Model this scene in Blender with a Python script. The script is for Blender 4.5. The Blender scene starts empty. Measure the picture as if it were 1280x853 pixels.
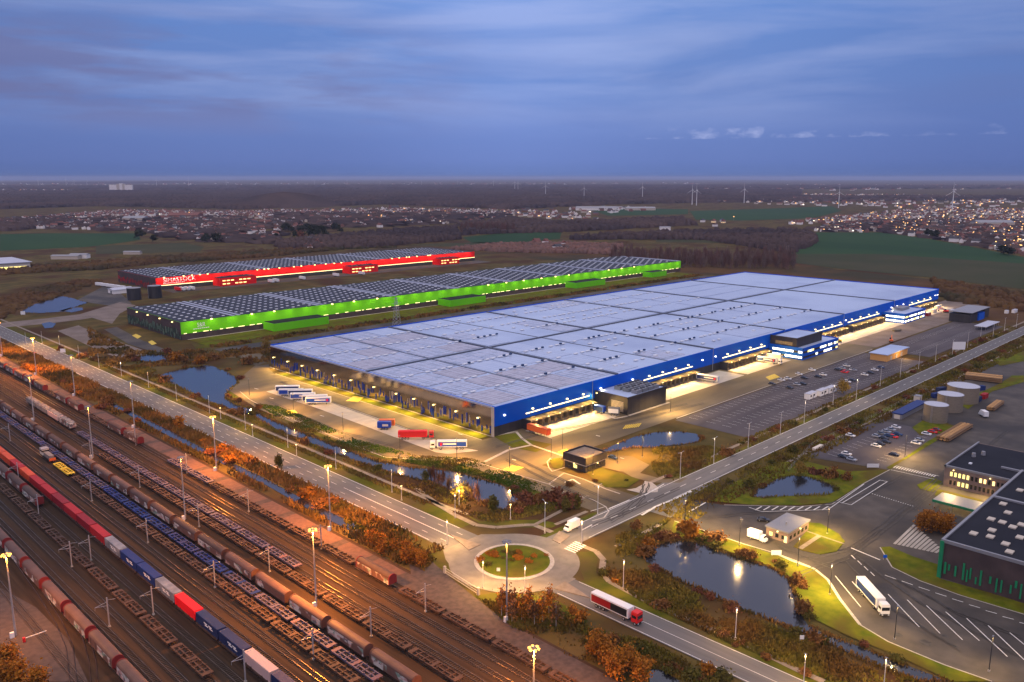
import bpy, math, random
import numpy as np
from mathutils import Vector, Matrix, noise as mnoise
rnd = random.Random(11); nrg = np.random.default_rng(5)
S = bpy.context.scene; COL = S.collection
# World axes: X runs along the long warehouse fronts, Y across them; the camera hovers at (0,0,120) looking between +X and +Y.
FPX, HY, HC = 1040.0, 222.0, 120.0
PITCH = math.atan((426.5-HY)/FPX); S2 = math.sqrt(.5)
def G(px, py, z=0.0):            # where the ray of a photo point meets the plane at height z
    a = (px-640)/FPX; b = (py-426.5)/FPX
    dx, dy, dz = a, math.cos(PITCH)-b*math.sin(PITCH), -math.sin(PITCH)-b*math.cos(PITCH)
    t = (z-HC)/dz
    return ((dx*t+dy*t)*S2, (dy*t-dx*t)*S2)
def PX(x, y, z=0.0):          # photo point of a place
    X, Y = (x-y)*S2, (x+y)*S2; f = Y*math.cos(PITCH)-(z-HC)*math.sin(PITCH); u = Y*math.sin(PITCH)+(z-HC)*math.cos(PITCH)
    return 640+FPX*X/f, 426.5-FPX*u/f
def GP(pts, z=0.0): return [G(x, y, z) for x, y in pts]
def S2L(c): return tuple((v/12.92 if v <= .04045 else ((v+.055)/1.055)**2.4) for v in (k/255 for k in c))

# ------------------------------------------------------------------ materials
def node_mat(name):
    m = bpy.data.materials.new(name); m.use_nodes = True
    nt = m.node_tree; return m, nt, nt.nodes['Principled BSDF']
MATS = {}
def mat(name, col, rough=.75, metal=0., col2=None, scale=.3, stretch=(1,1,1), detail=4, contrast=(.35,.65), bump=0., bscale=None, spec=.3, col3=None, scale3=.05, emit=None, es=0.):
    m, nt, b = node_mat(name); MATS[name] = m
    N, L = nt.nodes, nt.links
    b.inputs['Base Color'].default_value = (*col, 1); b.inputs['Roughness'].default_value = rough
    b.inputs['Metallic'].default_value = metal; b.inputs['Specular IOR Level'].default_value = spec
    if col2 is not None or bump:
        geo = N.new('ShaderNodeNewGeometry'); mp = N.new('ShaderNodeMapping'); mp.inputs['Scale'].default_value = stretch
        L.new(geo.outputs['Position'], mp.inputs['Vector'])
    out = None
    if col2 is not None:
        t = N.new('ShaderNodeTexNoise'); t.inputs['Scale'].default_value = scale; t.inputs['Detail'].default_value = detail
        L.new(mp.outputs[0], t.inputs['Vector'])
        r = N.new('ShaderNodeValToRGB'); r.color_ramp.elements[0].position = contrast[0]; r.color_ramp.elements[1].position = contrast[1]
        r.color_ramp.elements[0].color = (*col, 1); r.color_ramp.elements[1].color = (*col2, 1)
        L.new(t.outputs['Fac'], r.inputs['Fac']); out = r.outputs[0]
        if col3 is not None:
            t3 = N.new('ShaderNodeTexNoise'); t3.inputs['Scale'].default_value = scale3; t3.inputs['Detail'].default_value = 5
            L.new(mp.outputs[0], t3.inputs['Vector'])
            r3 = N.new('ShaderNodeValToRGB'); r3.color_ramp.elements[0].position = .45; r3.color_ramp.elements[1].position = .62
            L.new(t3.outputs['Fac'], r3.inputs['Fac'])
            mx = N.new('ShaderNodeMix'); mx.data_type = 'RGBA'
            L.new(r3.outputs[0], mx.inputs['Factor']); L.new(out, mx.inputs[6]); mx.inputs[7].default_value = (*col3, 1); out = mx.outputs[2]
        L.new(out, b.inputs['Base Color'])
    if bump:
        t = N.new('ShaderNodeTexNoise'); t.inputs['Scale'].default_value = bscale or scale*3; t.inputs['Detail'].default_value = 3
        L.new(mp.outputs[0], t.inputs['Vector'])
        bp = N.new('ShaderNodeBump'); bp.inputs['Strength'].default_value = 1; bp.inputs['Distance'].default_value = bump
        L.new(t.outputs['Fac'], bp.inputs['Height']); L.new(bp.outputs[0], b.inputs['Normal'])
    if emit is not None:
        b.inputs['Emission Color'].default_value = (*emit, 1); b.inputs['Emission Strength'].default_value = es
        m.cycles.emission_sampling = 'NONE'
    return m
M = lambda n: MATS[n]

# ------------------------------------------------------------------ mesh building
class MB:
    def __init__(s): s.v = []; s.f = []; s.m = []
    def add(s, vs, fs, m=0):
        o = len(s.v); s.v += vs
        for f in fs: s.f.append(tuple(o+i for i in f)); s.m.append(m)
        return s
    def poly(s, pts, z=None, m=0):
        vs = [(p[0], p[1], p[2] if z is None else z) for p in pts]
        if z is not None:
            a = sum(vs[i][0]*vs[(i+1) % len(vs)][1]-vs[(i+1) % len(vs)][0]*vs[i][1] for i in range(len(vs)))
            if a < 0: vs.reverse()
        return s.add(vs, [tuple(range(len(vs)))], m)
    def rect(s, x0, x1, y0, y1, z, m=0): return s.add([(x0,y0,z),(x1,y0,z),(x1,y1,z),(x0,y1,z)], [(0,1,2,3)], m)
    def box(s, x0, x1, y0, y1, z0, z1, m=0, mt=None):
        s.add([(x0,y0,z0),(x1,y0,z0),(x1,y1,z0),(x0,y1,z0),(x0,y0,z1),(x1,y0,z1),(x1,y1,z1),(x0,y1,z1)],
              [(0,3,2,1),(0,1,5,4),(1,2,6,5),(2,3,7,6),(3,0,4,7)], m)
        o = len(s.v)-4; s.f.append((o,o+1,o+2,o+3)); s.m.append(m if mt is None else mt); return s
    def prism(s, pts, z0, z1, m=0, mt=None):
        a = sum(pts[i][0]*pts[(i+1) % len(pts)][1]-pts[(i+1) % len(pts)][0]*pts[i][1] for i in range(len(pts)))
        if a < 0: pts = pts[::-1]
        n = len(pts)
        s.add([(p[0],p[1],z0) for p in pts]+[(p[0],p[1],z1) for p in pts], [(i,(i+1) % n,n+(i+1) % n,n+i) for i in range(n)], m)
        o = len(s.v)-n; s.f.append(tuple(range(o,o+n))); s.m.append(m if mt is None else mt); return s
    def profx(s, prof, y0, y1, m=0):       # profile in (x,z) swept along y
        n = len(prof)
        s.add([(p[0],y0,p[1]) for p in prof]+[(p[0],y1,p[1]) for p in prof],
              [(i,n+i,n+(i+1) % n,(i+1) % n) for i in range(n)]+[tuple(range(n)),tuple(range(2*n-1,n-1,-1))], m); return s
    def profy(s, prof, x0, x1, m=0):       # profile in (y,z) swept along x
        n = len(prof)
        s.add([(x0,p[0],p[1]) for p in prof]+[(x1,p[0],p[1]) for p in prof],
              [(i,(i+1) % n,n+(i+1) % n,n+i) for i in range(n)]+[tuple(range(n-1,-1,-1)),tuple(range(n,2*n))], m); return s
    def tube(s, p, q, r0, r1=None, n=6, m=0):
        r1 = r0 if r1 is None else r1
        p = Vector(p); q = Vector(q); d = (q-p).normalized()
        a = d.cross(Vector((0,0,1)) if abs(d.z) < .9 else Vector((1,0,0))).normalized(); b = d.cross(a)
        vs = [tuple(p+(a*math.cos(2*math.pi*i/n)+b*math.sin(2*math.pi*i/n))*r0) for i in range(n)]
        vs += [tuple(q+(a*math.cos(2*math.pi*i/n)+b*math.sin(2*math.pi*i/n))*r1) for i in range(n)]
        s.add(vs, [(i,n+i,n+(i+1) % n,(i+1) % n) for i in range(n)]+[tuple(range(n)),tuple(range(2*n-1,n-1,-1))], m); return s
    def strip(s, pts, w, z, m=0):
        for (x0,y0),(x1,y1) in zip(pts, pts[1:]):
            L = math.hypot(x1-x0,y1-y0) or 1; nx, ny = -(y1-y0)/L*w/2, (x1-x0)/L*w/2
            s.add([(x0+nx,y0+ny,z),(x0-nx,y0-ny,z),(x1-nx,y1-ny,z),(x1+nx,y1+ny,z)], [(0,1,2,3)], m)
        return s
    def build(s, name, mats, parent=None, smooth=False, kind=None):
        me = bpy.data.meshes.new(name); me.from_pydata(s.v, [], s.f)
        if not isinstance(mats, (list, tuple)): mats = [mats]
        for k in mats: me.materials.append(M(k) if isinstance(k, str) else k)
        if any(s.m): me.polygons.foreach_set('material_index', s.m)
        if smooth: me.polygons.foreach_set('use_smooth', [True]*len(s.f))
        me.update()
        o = bpy.data.objects.new(name, me); COL.objects.link(o)
        if parent is not None: o.parent = parent
        if kind: o['kind'] = kind
        return o
def np_obj(name, V, F, mats, parent=None, kind=None, mi=None):
    me = bpy.data.meshes.new(name); nF, k = F.shape
    me.vertices.add(len(V)); me.vertices.foreach_set('co', V.astype(np.float32).ravel())
    me.loops.add(nF*k); me.loops.foreach_set('vertex_index', F.astype(np.int32).ravel())
    me.polygons.add(nF); me.polygons.foreach_set('loop_start', np.arange(0, nF*k, k, dtype=np.int32))
    me.polygons.foreach_set('loop_total', np.full(nF, k, dtype=np.int32))
    if not isinstance(mats, (list, tuple)): mats = [mats]
    for q in mats: me.materials.append(M(q))
    if mi is not None: me.polygons.foreach_set('material_index', mi.astype(np.int32))
    me.update(calc_edges=True); me.validate()
    o = bpy.data.objects.new(name, me); COL.objects.link(o)
    if parent is not None: o.parent = parent
    if kind: o['kind'] = kind
    return o
def tag(o, label, cat, group=None):
    o['label'] = label; o['category'] = cat
    if group: o['group'] = group
    return o
def thing(name, label, cat, loc=(0,0,0), rz=0, group=None):
    o = bpy.data.objects.new(name, None); COL.objects.link(o); o.location = loc; o.rotation_euler = (0,0,rz)
    o.empty_display_size = .1
    return tag(o, label, cat, group)
KIDS = {}
def kids(r):
    return [c for c in r.children]
def dup(root, loc, rz=0, label=None, group=None, scale=None, remat=None):
    r = root.copy(); COL.objects.link(r); r.location = loc; r.rotation_euler = (0,0,rz)
    if scale is not None: r.scale = scale if isinstance(scale, tuple) else (scale,)*3
    if label: r['label'] = label
    if group: r['group'] = group
    for ch in kids(root):
        c = ch.copy(); COL.objects.link(c); c.parent = r
        if remat and ch.name.split('.')[0] in remat:
            c.material_slots[0].link = 'OBJECT'; c.material_slots[0].material = M(remat[ch.name.split('.')[0]])
        for g in kids(ch):
            d = g.copy(); COL.objects.link(d); d.parent = c
    return r
class Kind:                      # the first placing uses the prototype itself, later ones copy it
    def __init__(s, proto): s.p = proto; s.used = False
    def put(s, loc, rz=0, label=None, group=None, scale=None, remat=None):
        return_first = not s.used
        o = dup(s.p, loc, rz, label, group, scale, remat); s.used = True; return o
    def done(s):                 # drop the prototype
        for ch in kids(s.p):
            for g in kids(ch): bpy.data.objects.remove(g)
            bpy.data.objects.remove(ch)
        bpy.data.objects.remove(s.p)
ORD = ['first','second','third','fourth','fifth','sixth','seventh','eighth','ninth','tenth','eleventh','twelfth','thirteenth','fourteenth','fifteenth','sixteenth','seventeenth','eighteenth','nineteenth','twentieth']
TEN = {2:'twenty',3:'thirty',4:'forty',5:'fifty',6:'sixty',7:'seventy',8:'eighty',9:'ninety'}
def ordn(i):
    if i < 20: return ORD[i]
    n = i+1; t, r = divmod(n, 10)
    return (TEN[t]+'-'+ORD[r-1]) if r else TEN[t][:-1]+'ieth'
def struct(o): o['kind'] = 'structure'; return o
def part_many(name, boxes, m, parent, most=100):
    """identical little boxes (x,y,z,sx,sy,sz): the nearest ones as parts, any rest as one stuff part"""
    boxes = sorted(boxes, key=lambda b: b[0]**2+b[1]**2)
    first = None
    for b in boxes[:most]:
        if first is None:
            first = MB().box(-b[3]/2, b[3]/2, -b[4]/2, b[4]/2, 0, b[5]).build(name, m, parent); o = first
        else:
            o = first.copy(); COL.objects.link(o); o.parent = parent
        o.location = b[:3]
    if len(boxes) > most:
        mb = MB()
        for b in boxes[most:]: mb.box(b[0]-b[3]/2, b[0]+b[3]/2, b[1]-b[4]/2, b[1]+b[4]/2, b[2], b[2]+b[5])
        mb.build(name, m, parent, kind='stuff')
def inpoly(x, y, P):
    c = False; n = len(P)
    for i in range(n):
        x0, y0 = P[i]; x1, y1 = P[i-1]
        if (y0 > y) != (y1 > y) and x < (x1-x0)*(y-y0)/(y1-y0)+x0: c = not c
    return c
def np_inpoly(X, Y, P):
    c = np.zeros(X.shape, bool)
    for i in range(len(P)):
        x0, y0 = P[i]; x1, y1 = P[i-1]
        if y0 == y1: continue
        c ^= ((y0 > Y) != (y1 > Y)) & (X < (x1-x0)*(Y-y0)/(y1-y0)+x0)
    return c
def spot(name, loc, power, col, parent=None, aim=(0,0,-1), cone=150, blend=.6, radius=.35):
    l = bpy.data.lights.new(name, 'SPOT'); l.energy = power; l.color = col; l.spot_size = math.radians(cone); l.spot_blend = blend; l.shadow_soft_size = radius
    o = bpy.data.objects.new(name, l); COL.objects.link(o); o.location = loc
    o.rotation_euler = Vector(aim).to_track_quat('-Z', 'Y').to_euler()
    if parent is not None: o.parent = parent
    return o
def point(name, loc, power, col, parent=None, radius=.3):
    l = bpy.data.lights.new(name, 'POINT'); l.energy = power; l.color = col; l.shadow_soft_size = radius
    o = bpy.data.objects.new(name, l); COL.objects.link(o); o.location = loc
    if parent is not None: o.parent = parent
    return o
SODIUM = (1., .33, .04); WARM = (1., .58, .15); WHITEL = (1., .86, .58)
# ------------------------------------------------------------------ palette
mat('ground', (.056,.050,.016), .95, col2=(.115,.082,.028), scale=.06, detail=8, contrast=(.35,.62), col3=(.060,.031,.014), scale3=.018, spec=.05)
mat('grass', (.050,.062,.007), .95, col2=(.10,.095,.010), scale=.12, detail=7, contrast=(.35,.65), col3=(.085,.062,.022), scale3=.04, spec=.05)
mat('lawn', (.066,.090,.007), .95, col2=(.135,.138,.010), scale=.22, detail=8, col3=(.095,.075,.014), scale3=.07, spec=.05)
mat('field', (.018,.050,.020), .95, col2=(.030,.066,.024), scale=.004, detail=6, stretch=(1,.25,1), spec=.05)
mat('field_dull', (.042,.050,.022), .95, col2=(.060,.058,.030), scale=.01, detail=6, spec=.05)
mat('heath', (.075,.040,.020), .95, col2=(.105,.062,.024), scale=.03, detail=8, col3=(.045,.040,.020), scale3=.008, spec=.05)
mat('ballast', (.028,.019,.013), .95, col2=(.062,.040,.025), scale=.9, stretch=(1,.03,1), detail=6, contrast=(.3,.7), bump=.04, bscale=6, spec=.1)
mat('asphalt', (.060,.052,.044), .8, col2=(.100,.086,.072), scale=.15, detail=8, col3=(.040,.036,.034), scale3=.035, contrast=(.3,.7), spec=.25)
mat('road_asphalt', (.105,.10,.098), .75, col2=(.145,.138,.132), scale=.5, stretch=(1,.06,1), detail=6, contrast=(.3,.7), spec=.25)
mat('road_asphalt_b', (.105,.10,.098), .75, col2=(.145,.138,.132), scale=.5, stretch=(.06,1,1), detail=6, contrast=(.3,.7), spec=.25)
mat('ring_asphalt', (.15,.135,.115), .75, col2=(.20,.18,.15), scale=.3, detail=7, spec=.25)
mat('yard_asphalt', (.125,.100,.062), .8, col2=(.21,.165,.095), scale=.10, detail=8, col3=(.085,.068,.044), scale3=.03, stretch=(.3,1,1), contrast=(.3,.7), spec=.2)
mat('lot_asphalt', (.060,.052,.058), .8, col2=(.092,.080,.084), scale=.12, detail=8, stretch=(.2,1,1), spec=.2)
mat('concrete', (.36,.33,.28), .8, col2=(.46,.42,.36), scale=.2, detail=8, stretch=(.5,1,1), spec=.2)
mat('path', (.19,.155,.12), .85, col2=(.25,.205,.16), scale=.6, detail=5, spec=.15)
mat('kerb', (.34,.31,.27), .85, col2=(.44,.40,.35), scale=1., spec=.2)
mat('gravel', (.15,.12,.10), .9, col2=(.21,.17,.145), scale=.08, detail=8, spec=.1)
mat('platform', (.105,.064,.052), .85, col2=(.145,.086,.068), scale=.6, detail=6, spec=.15)
mat('platform_dark', (.060,.047,.043), .85, col2=(.090,.068,.060), scale=.6, spec=.15)
mat('line_white', (.72,.71,.66), .7, col2=(.50,.49,.46), scale=2.)
mat('line_yellow', (.70,.52,.06), .7, col2=(.5,.36,.05), scale=2.)
mat('water', (.012,.014,.018), .13, spec=.6, bump=.016, bscale=1.1)
mat('steel_pole', (.42,.42,.43), .45, .5); mat('dark_pole', (.04,.04,.045), .5, .3); mat('white_pole', (.62,.60,.56), .5)
mat('rust_pole', (.16,.12,.10), .7)
mat('rail_steel', (.20,.15,.12), .35, .85, col2=(.10,.06,.04), scale=.3)
mat('sleeper', (.060,.047,.038), .9, col2=(.038,.029,.023), scale=1.)
mat('blue_clad', (.002,.10,.60), .6, col2=(.002,.085,.52), scale=.02, spec=.08)
mat('blue_office', (.003,.10,.55), .55, spec=.12)
mat('blue_fin', (.006,.045,.33), .45)
mat('dark_clad', (.030,.029,.032), .5, col2=(.045,.042,.042), scale=.5, stretch=(1,1,.1))
mat('mirror_clad', (.34,.30,.26), .10, .92, col2=(.28,.25,.22), scale=.15)
mat('dock_dark', (.13,.11,.08), .7)
mat('dock_top', (.34,.27,.12), .7, col2=(.24,.19,.09), scale=.6)
mat('roof_edge', (.06,.07,.10), .5)
mat('green_clad', (.15,.60,.010), .7, spec=.08, col2=(.185,.68,.014), stretch=(1,1,.2), detail=6, scale=.02)
mat('green_fin', (.16,.24,.17), .5); mat('hall_green', (.015,.22,.09), .5); mat('bank_green', (.050,.10,.012), .95, col2=(.10,.12,.016), scale=.12, col3=(.13,.085,.025), scale3=.06, spec=.05); mat('green_dark_fin', (.03,.06,.045), .5)
mat('red_clad', (.86,.012,.012), .6, spec=.1, col2=(.90,.016,.014), scale=.02)
mat('red_fin', (.42,.02,.02), .5); mat('brown_clad', (.055,.038,.036), .7, col2=(.08,.055,.05), scale=.2)
mat('roof_dark', (.013,.014,.020), .8, spec=.12, col2=(.020,.021,.028), scale=.05)
mat('skylight', (.70,.72,.74), .35); mat('skylight_warm', (.50,.44,.35), .5)
mat('roof_strip', (.34,.37,.46), .5); mat('gray_metal', (.26,.26,.27), .5, .3)
mat('silo_metal', (.27,.225,.165), .5, .3, col2=(.22,.185,.135), scale=.6, stretch=(1,1,4)); mat('silo_top', (.44,.46,.52), .5)
mat('ply', (.62,.33,.10), .7); mat('brick', (.20,.145,.12), .85, col2=(.25,.18,.145), scale=.5)
mat('white_paint', (.74,.74,.72), .45); mat('cream_paint', (.62,.56,.46), .6)
mat('red_paint', (.62,.020,.018), .45); mat('orange_paint', (.70,.14,.03), .5); mat('blue_paint', (.010,.055,.36), .45)
mat('navy_paint', (.016,.035,.125), .45); mat('black_paint', (.012,.012,.014), .35, spec=.6); mat('silver_paint', (.40,.41,.42), .35, .4)
mat('grey_paint', (.17,.18,.19), .4); mat('dkred_paint', (.28,.015,.015), .4); mat('dkblue_paint', (.02,.045,.12), .35)
mat('yellow_paint', (.62,.44,.02), .6, col2=(.45,.30,.02), scale=1.)
mat('tyre', (.015,.015,.015), .85); mat('glass_dark', (.015,.018,.022), .08, spec=.8); mat('chassis', (.03,.028,.026), .7)
mat('cont_orange', (.62,.10,.035), .6, col2=(.50,.075,.03), scale=.5); mat('cont_dkred', (.25,.014,.024), .6, col2=(.20,.012,.02), scale=.5); mat('cont_red', (.34,.020,.026), .6, col2=(.36,.02,.024), scale=.5)
mat('cont_bright', (.80,.012,.016), .55); mat('cont_navy', (.014,.026,.085), .6, col2=(.02,.034,.10), scale=.4); mat('cont_grey', (.14,.155,.18), .6, col2=(.26,.27,.29), scale=.4)
mat('cont_blue', (.014,.034,.15), .6); mat('cont_pink', (.50,.36,.33), .6)
mat('wagon_brown', (.075,.033,.024), .7, col2=(.11,.055,.04), scale=.35, detail=7, contrast=(.3,.7))
mat('wagon_roof', (.125,.072,.055), .65, col2=(.085,.048,.038), scale=.25, detail=7, contrast=(.3,.7))
mat('wagon_roof_dark', (.055,.034,.028), .7, col2=(.078,.048,.038), scale=.25, detail=7, contrast=(.3,.7))
mat('wagon_end', (.16,.018,.018), .7); mat('wagon_grey', (.24,.22,.20), .7, col2=(.16,.14,.13), scale=.4)
mat('flat_brown', (.050,.029,.020), .8, col2=(.095,.052,.032), scale=.6, detail=6); mat('flat_dark', (.045,.028,.022), .8, col2=(.07,.042,.03), scale=.6)
mat('flat_blue', (.012,.036,.20), .65, col2=(.018,.030,.09), scale=.3); mat('flat_purple', (.070,.064,.12), .7, col2=(.10,.08,.11), scale=.3)
mat('flat_yellow', (.60,.44,.03), .65); mat('flat_pink', (.17,.09,.10), .7, col2=(.11,.07,.10), scale=.4)
mat('bogie', (.03,.024,.02), .85)
def graffiti(name, base):
    m, nt, b = node_mat(name); MATS[name] = m; N, L = nt.nodes, nt.links; b.inputs['Roughness'].default_value = .7
    geo = N.new('ShaderNodeNewGeometry'); v = N.new('ShaderNodeTexVoronoi'); v.inputs['Scale'].default_value = 1.1
    mp = N.new('ShaderNodeMapping'); mp.inputs['Scale'].default_value = (1,.6,1.3); L.new(geo.outputs['Position'], mp.inputs['Vector']); L.new(mp.outputs[0], v.inputs['Vector'])
    t = N.new('ShaderNodeTexNoise'); t.inputs['Scale'].default_value = .22; t.inputs['Detail'].default_value = 2; L.new(geo.outputs['Position'], t.inputs['Vector'])
    r = N.new('ShaderNodeValToRGB'); r.color_ramp.elements[0].position = .50; r.color_ramp.elements[1].position = .54; L.new(t.outputs['Fac'], r.inputs['Fac'])
    cr = N.new('ShaderNodeValToRGB'); cr.color_ramp.interpolation = 'CONSTANT'
    e = cr.color_ramp.elements; e[0].color = (.45,.42,.38,1); e[1].position = .35; e[1].color = (.12,.11,.12,1)
    for p, c in ((.5,(.36,.22,.20,1)),(.7,(.42,.40,.36,1)),(.85,(.16,.25,.20,1))): k = e.new(p); k.color = c
    sp = N.new('ShaderNodeSeparateColor'); L.new(v.outputs['Color'], sp.inputs[0]); L.new(sp.outputs[0], cr.inputs['Fac'])
    mx = N.new('ShaderNodeMix'); mx.data_type = 'RGBA'; L.new(r.outputs[0], mx.inputs['Factor']); mx.inputs[6].default_value = (*base, 1); L.new(cr.outputs[0], mx.inputs[7])
    L.new(mx.outputs[2], b.inputs['Base Color'])
graffiti('wagon_side', (.115,.058,.042))
def solar(name, base, line, sx, sy, w, metal=0., rough=.3, col2=None):
    m, nt, b = node_mat(name); MATS[name] = m; N, L = nt.nodes, nt.links
    b.inputs['Roughness'].default_value = rough; b.inputs['Specular IOR Level'].default_value = .5; b.inputs['Metallic'].default_value = metal
    geo = N.new('ShaderNodeNewGeometry'); br = N.new('ShaderNodeTexBrick'); br.offset = 0; br.inputs['Scale'].default_value = 1
    br.inputs['Brick Width'].default_value = sx; br.inputs['Row Height'].default_value = sy; br.inputs['Mortar Size'].default_value = w
    br.inputs['Color1'].default_value = (*base, 1); br.inputs['Color2'].default_value = (*(col2 or base), 1); br.inputs['Mortar'].default_value = (*line, 1)
    L.new(geo.outputs['Position'], br.inputs['Vector']); L.new(br.outputs['Color'], b.inputs['Base Color'])
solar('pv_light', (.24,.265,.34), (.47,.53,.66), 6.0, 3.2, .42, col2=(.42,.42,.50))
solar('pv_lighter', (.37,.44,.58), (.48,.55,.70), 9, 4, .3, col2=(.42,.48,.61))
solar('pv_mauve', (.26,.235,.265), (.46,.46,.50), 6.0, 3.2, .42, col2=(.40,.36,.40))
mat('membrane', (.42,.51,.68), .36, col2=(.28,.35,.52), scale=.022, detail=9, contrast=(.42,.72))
solar('pv_dark', (.016,.017,.024), (.05,.052,.065), 5, 2.4, .10, col2=(.022,.023,.032), rough=.55)
MATS['pv_dark'].node_tree.nodes['Principled BSDF'].inputs['Specular IOR Level'].default_value = .12
mat('leaf_orange', (.38,.15,.018), .9, col2=(.22,.09,.020), scale=.35, spec=.05); mat('leaf_brown', (.22,.105,.032), .9, col2=(.14,.070,.028), scale=.3, spec=.05)
mat('leaf_rust', (.20,.075,.035), .9, col2=(.12,.055,.034), scale=.3, spec=.05)
mat('leaf_olive', (.070,.070,.016), .9, col2=(.105,.085,.020), scale=.3, spec=.05); mat('leaf_yellow', (.26,.18,.03), .9, col2=(.20,.12,.03), scale=.3, spec=.05)
mat('leaf_dark', (.022,.030,.014), .9, col2=(.035,.040,.018), scale=.3, spec=.05); mat('twig', (.15,.105,.09), .9, col2=(.20,.14,.115), scale=.2, spec=.05)
mat('bark', (.10,.075,.055), .9, spec=.05); mat('birch', (.42,.38,.32), .8)
mat('reed', (.27,.145,.036), .95, col2=(.17,.090,.030), scale=.12, detail=6, col3=(.075,.060,.018), scale3=.05, spec=.05)
mat('reed_green', (.105,.100,.018), .95, col2=(.21,.155,.030), scale=.12, detail=6, col3=(.12,.070,.022), scale3=.05, spec=.05)
mat('wood', (.060,.044,.042), 1, col2=(.090,.064,.056), scale=.012, detail=8, col3=(.048,.038,.040), scale3=.003, spec=0)
mat('wood_warm', (.19,.105,.085), 1, col2=(.13,.085,.072), scale=.03, detail=6, spec=0)
mat('timber', (.50,.30,.12), .8, col2=(.36,.20,.08), scale=1.5, stretch=(.1,1,1)); mat('timber_dark', (.20,.12,.06), .85)
mat('wall_white', (.80,.76,.70), .9); mat('wall_cream', (.50,.43,.34), .9); mat('wall_brick', (.20,.10,.075), .9)
mat('tile_red', (.20,.080,.060), .9, col2=(.15,.065,.052), scale=.2); mat('tile_brown', (.10,.062,.05), .9); mat('tile_slate', (.060,.060,.068), .8)
mat('win_warm', (.1,.08,.05), .4, emit=(1,.62,.22), es=2.2); mat('win_white', (.3,.3,.3), .4, emit=(1,.90,.66), es=3.0); mat('win_yellow', (.2,.2,.1), .4, emit=(1,.78,.22), es=1.6)
mat('lamp_sodium', (.3,.2,.1), .4, emit=(1,.42,.06), es=3.2); mat('lamp_warm', (.3,.25,.15), .4, emit=(1,.74,.26), es=3.4); mat('lamp_white', (.3,.3,.3), .4, emit=(1,.93,.74), es=4)
mat('strip_light', (.3,.3,.2), .4, emit=(1,.80,.36), es=2.6); mat('far_light', (.3,.2,.1), .4, emit=(1,.52,.16), es=2.6); mat('far_white', (.3,.3,.3), .4, emit=(1,.86,.64), es=2.4)
mat('letter_white', (.80,.80,.78), .6)
mat('head_light', (.5,.5,.5), .3, emit=(1,.95,.8), es=5); mat('tail_light', (.3,.01,.01), .3, emit=(1,.06,.02), es=3)

mat('worn_asphalt', (.030,.028,.026), .7, col2=(.060,.054,.048), scale=.8, detail=6, contrast=(.35,.6), spec=.3)
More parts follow.
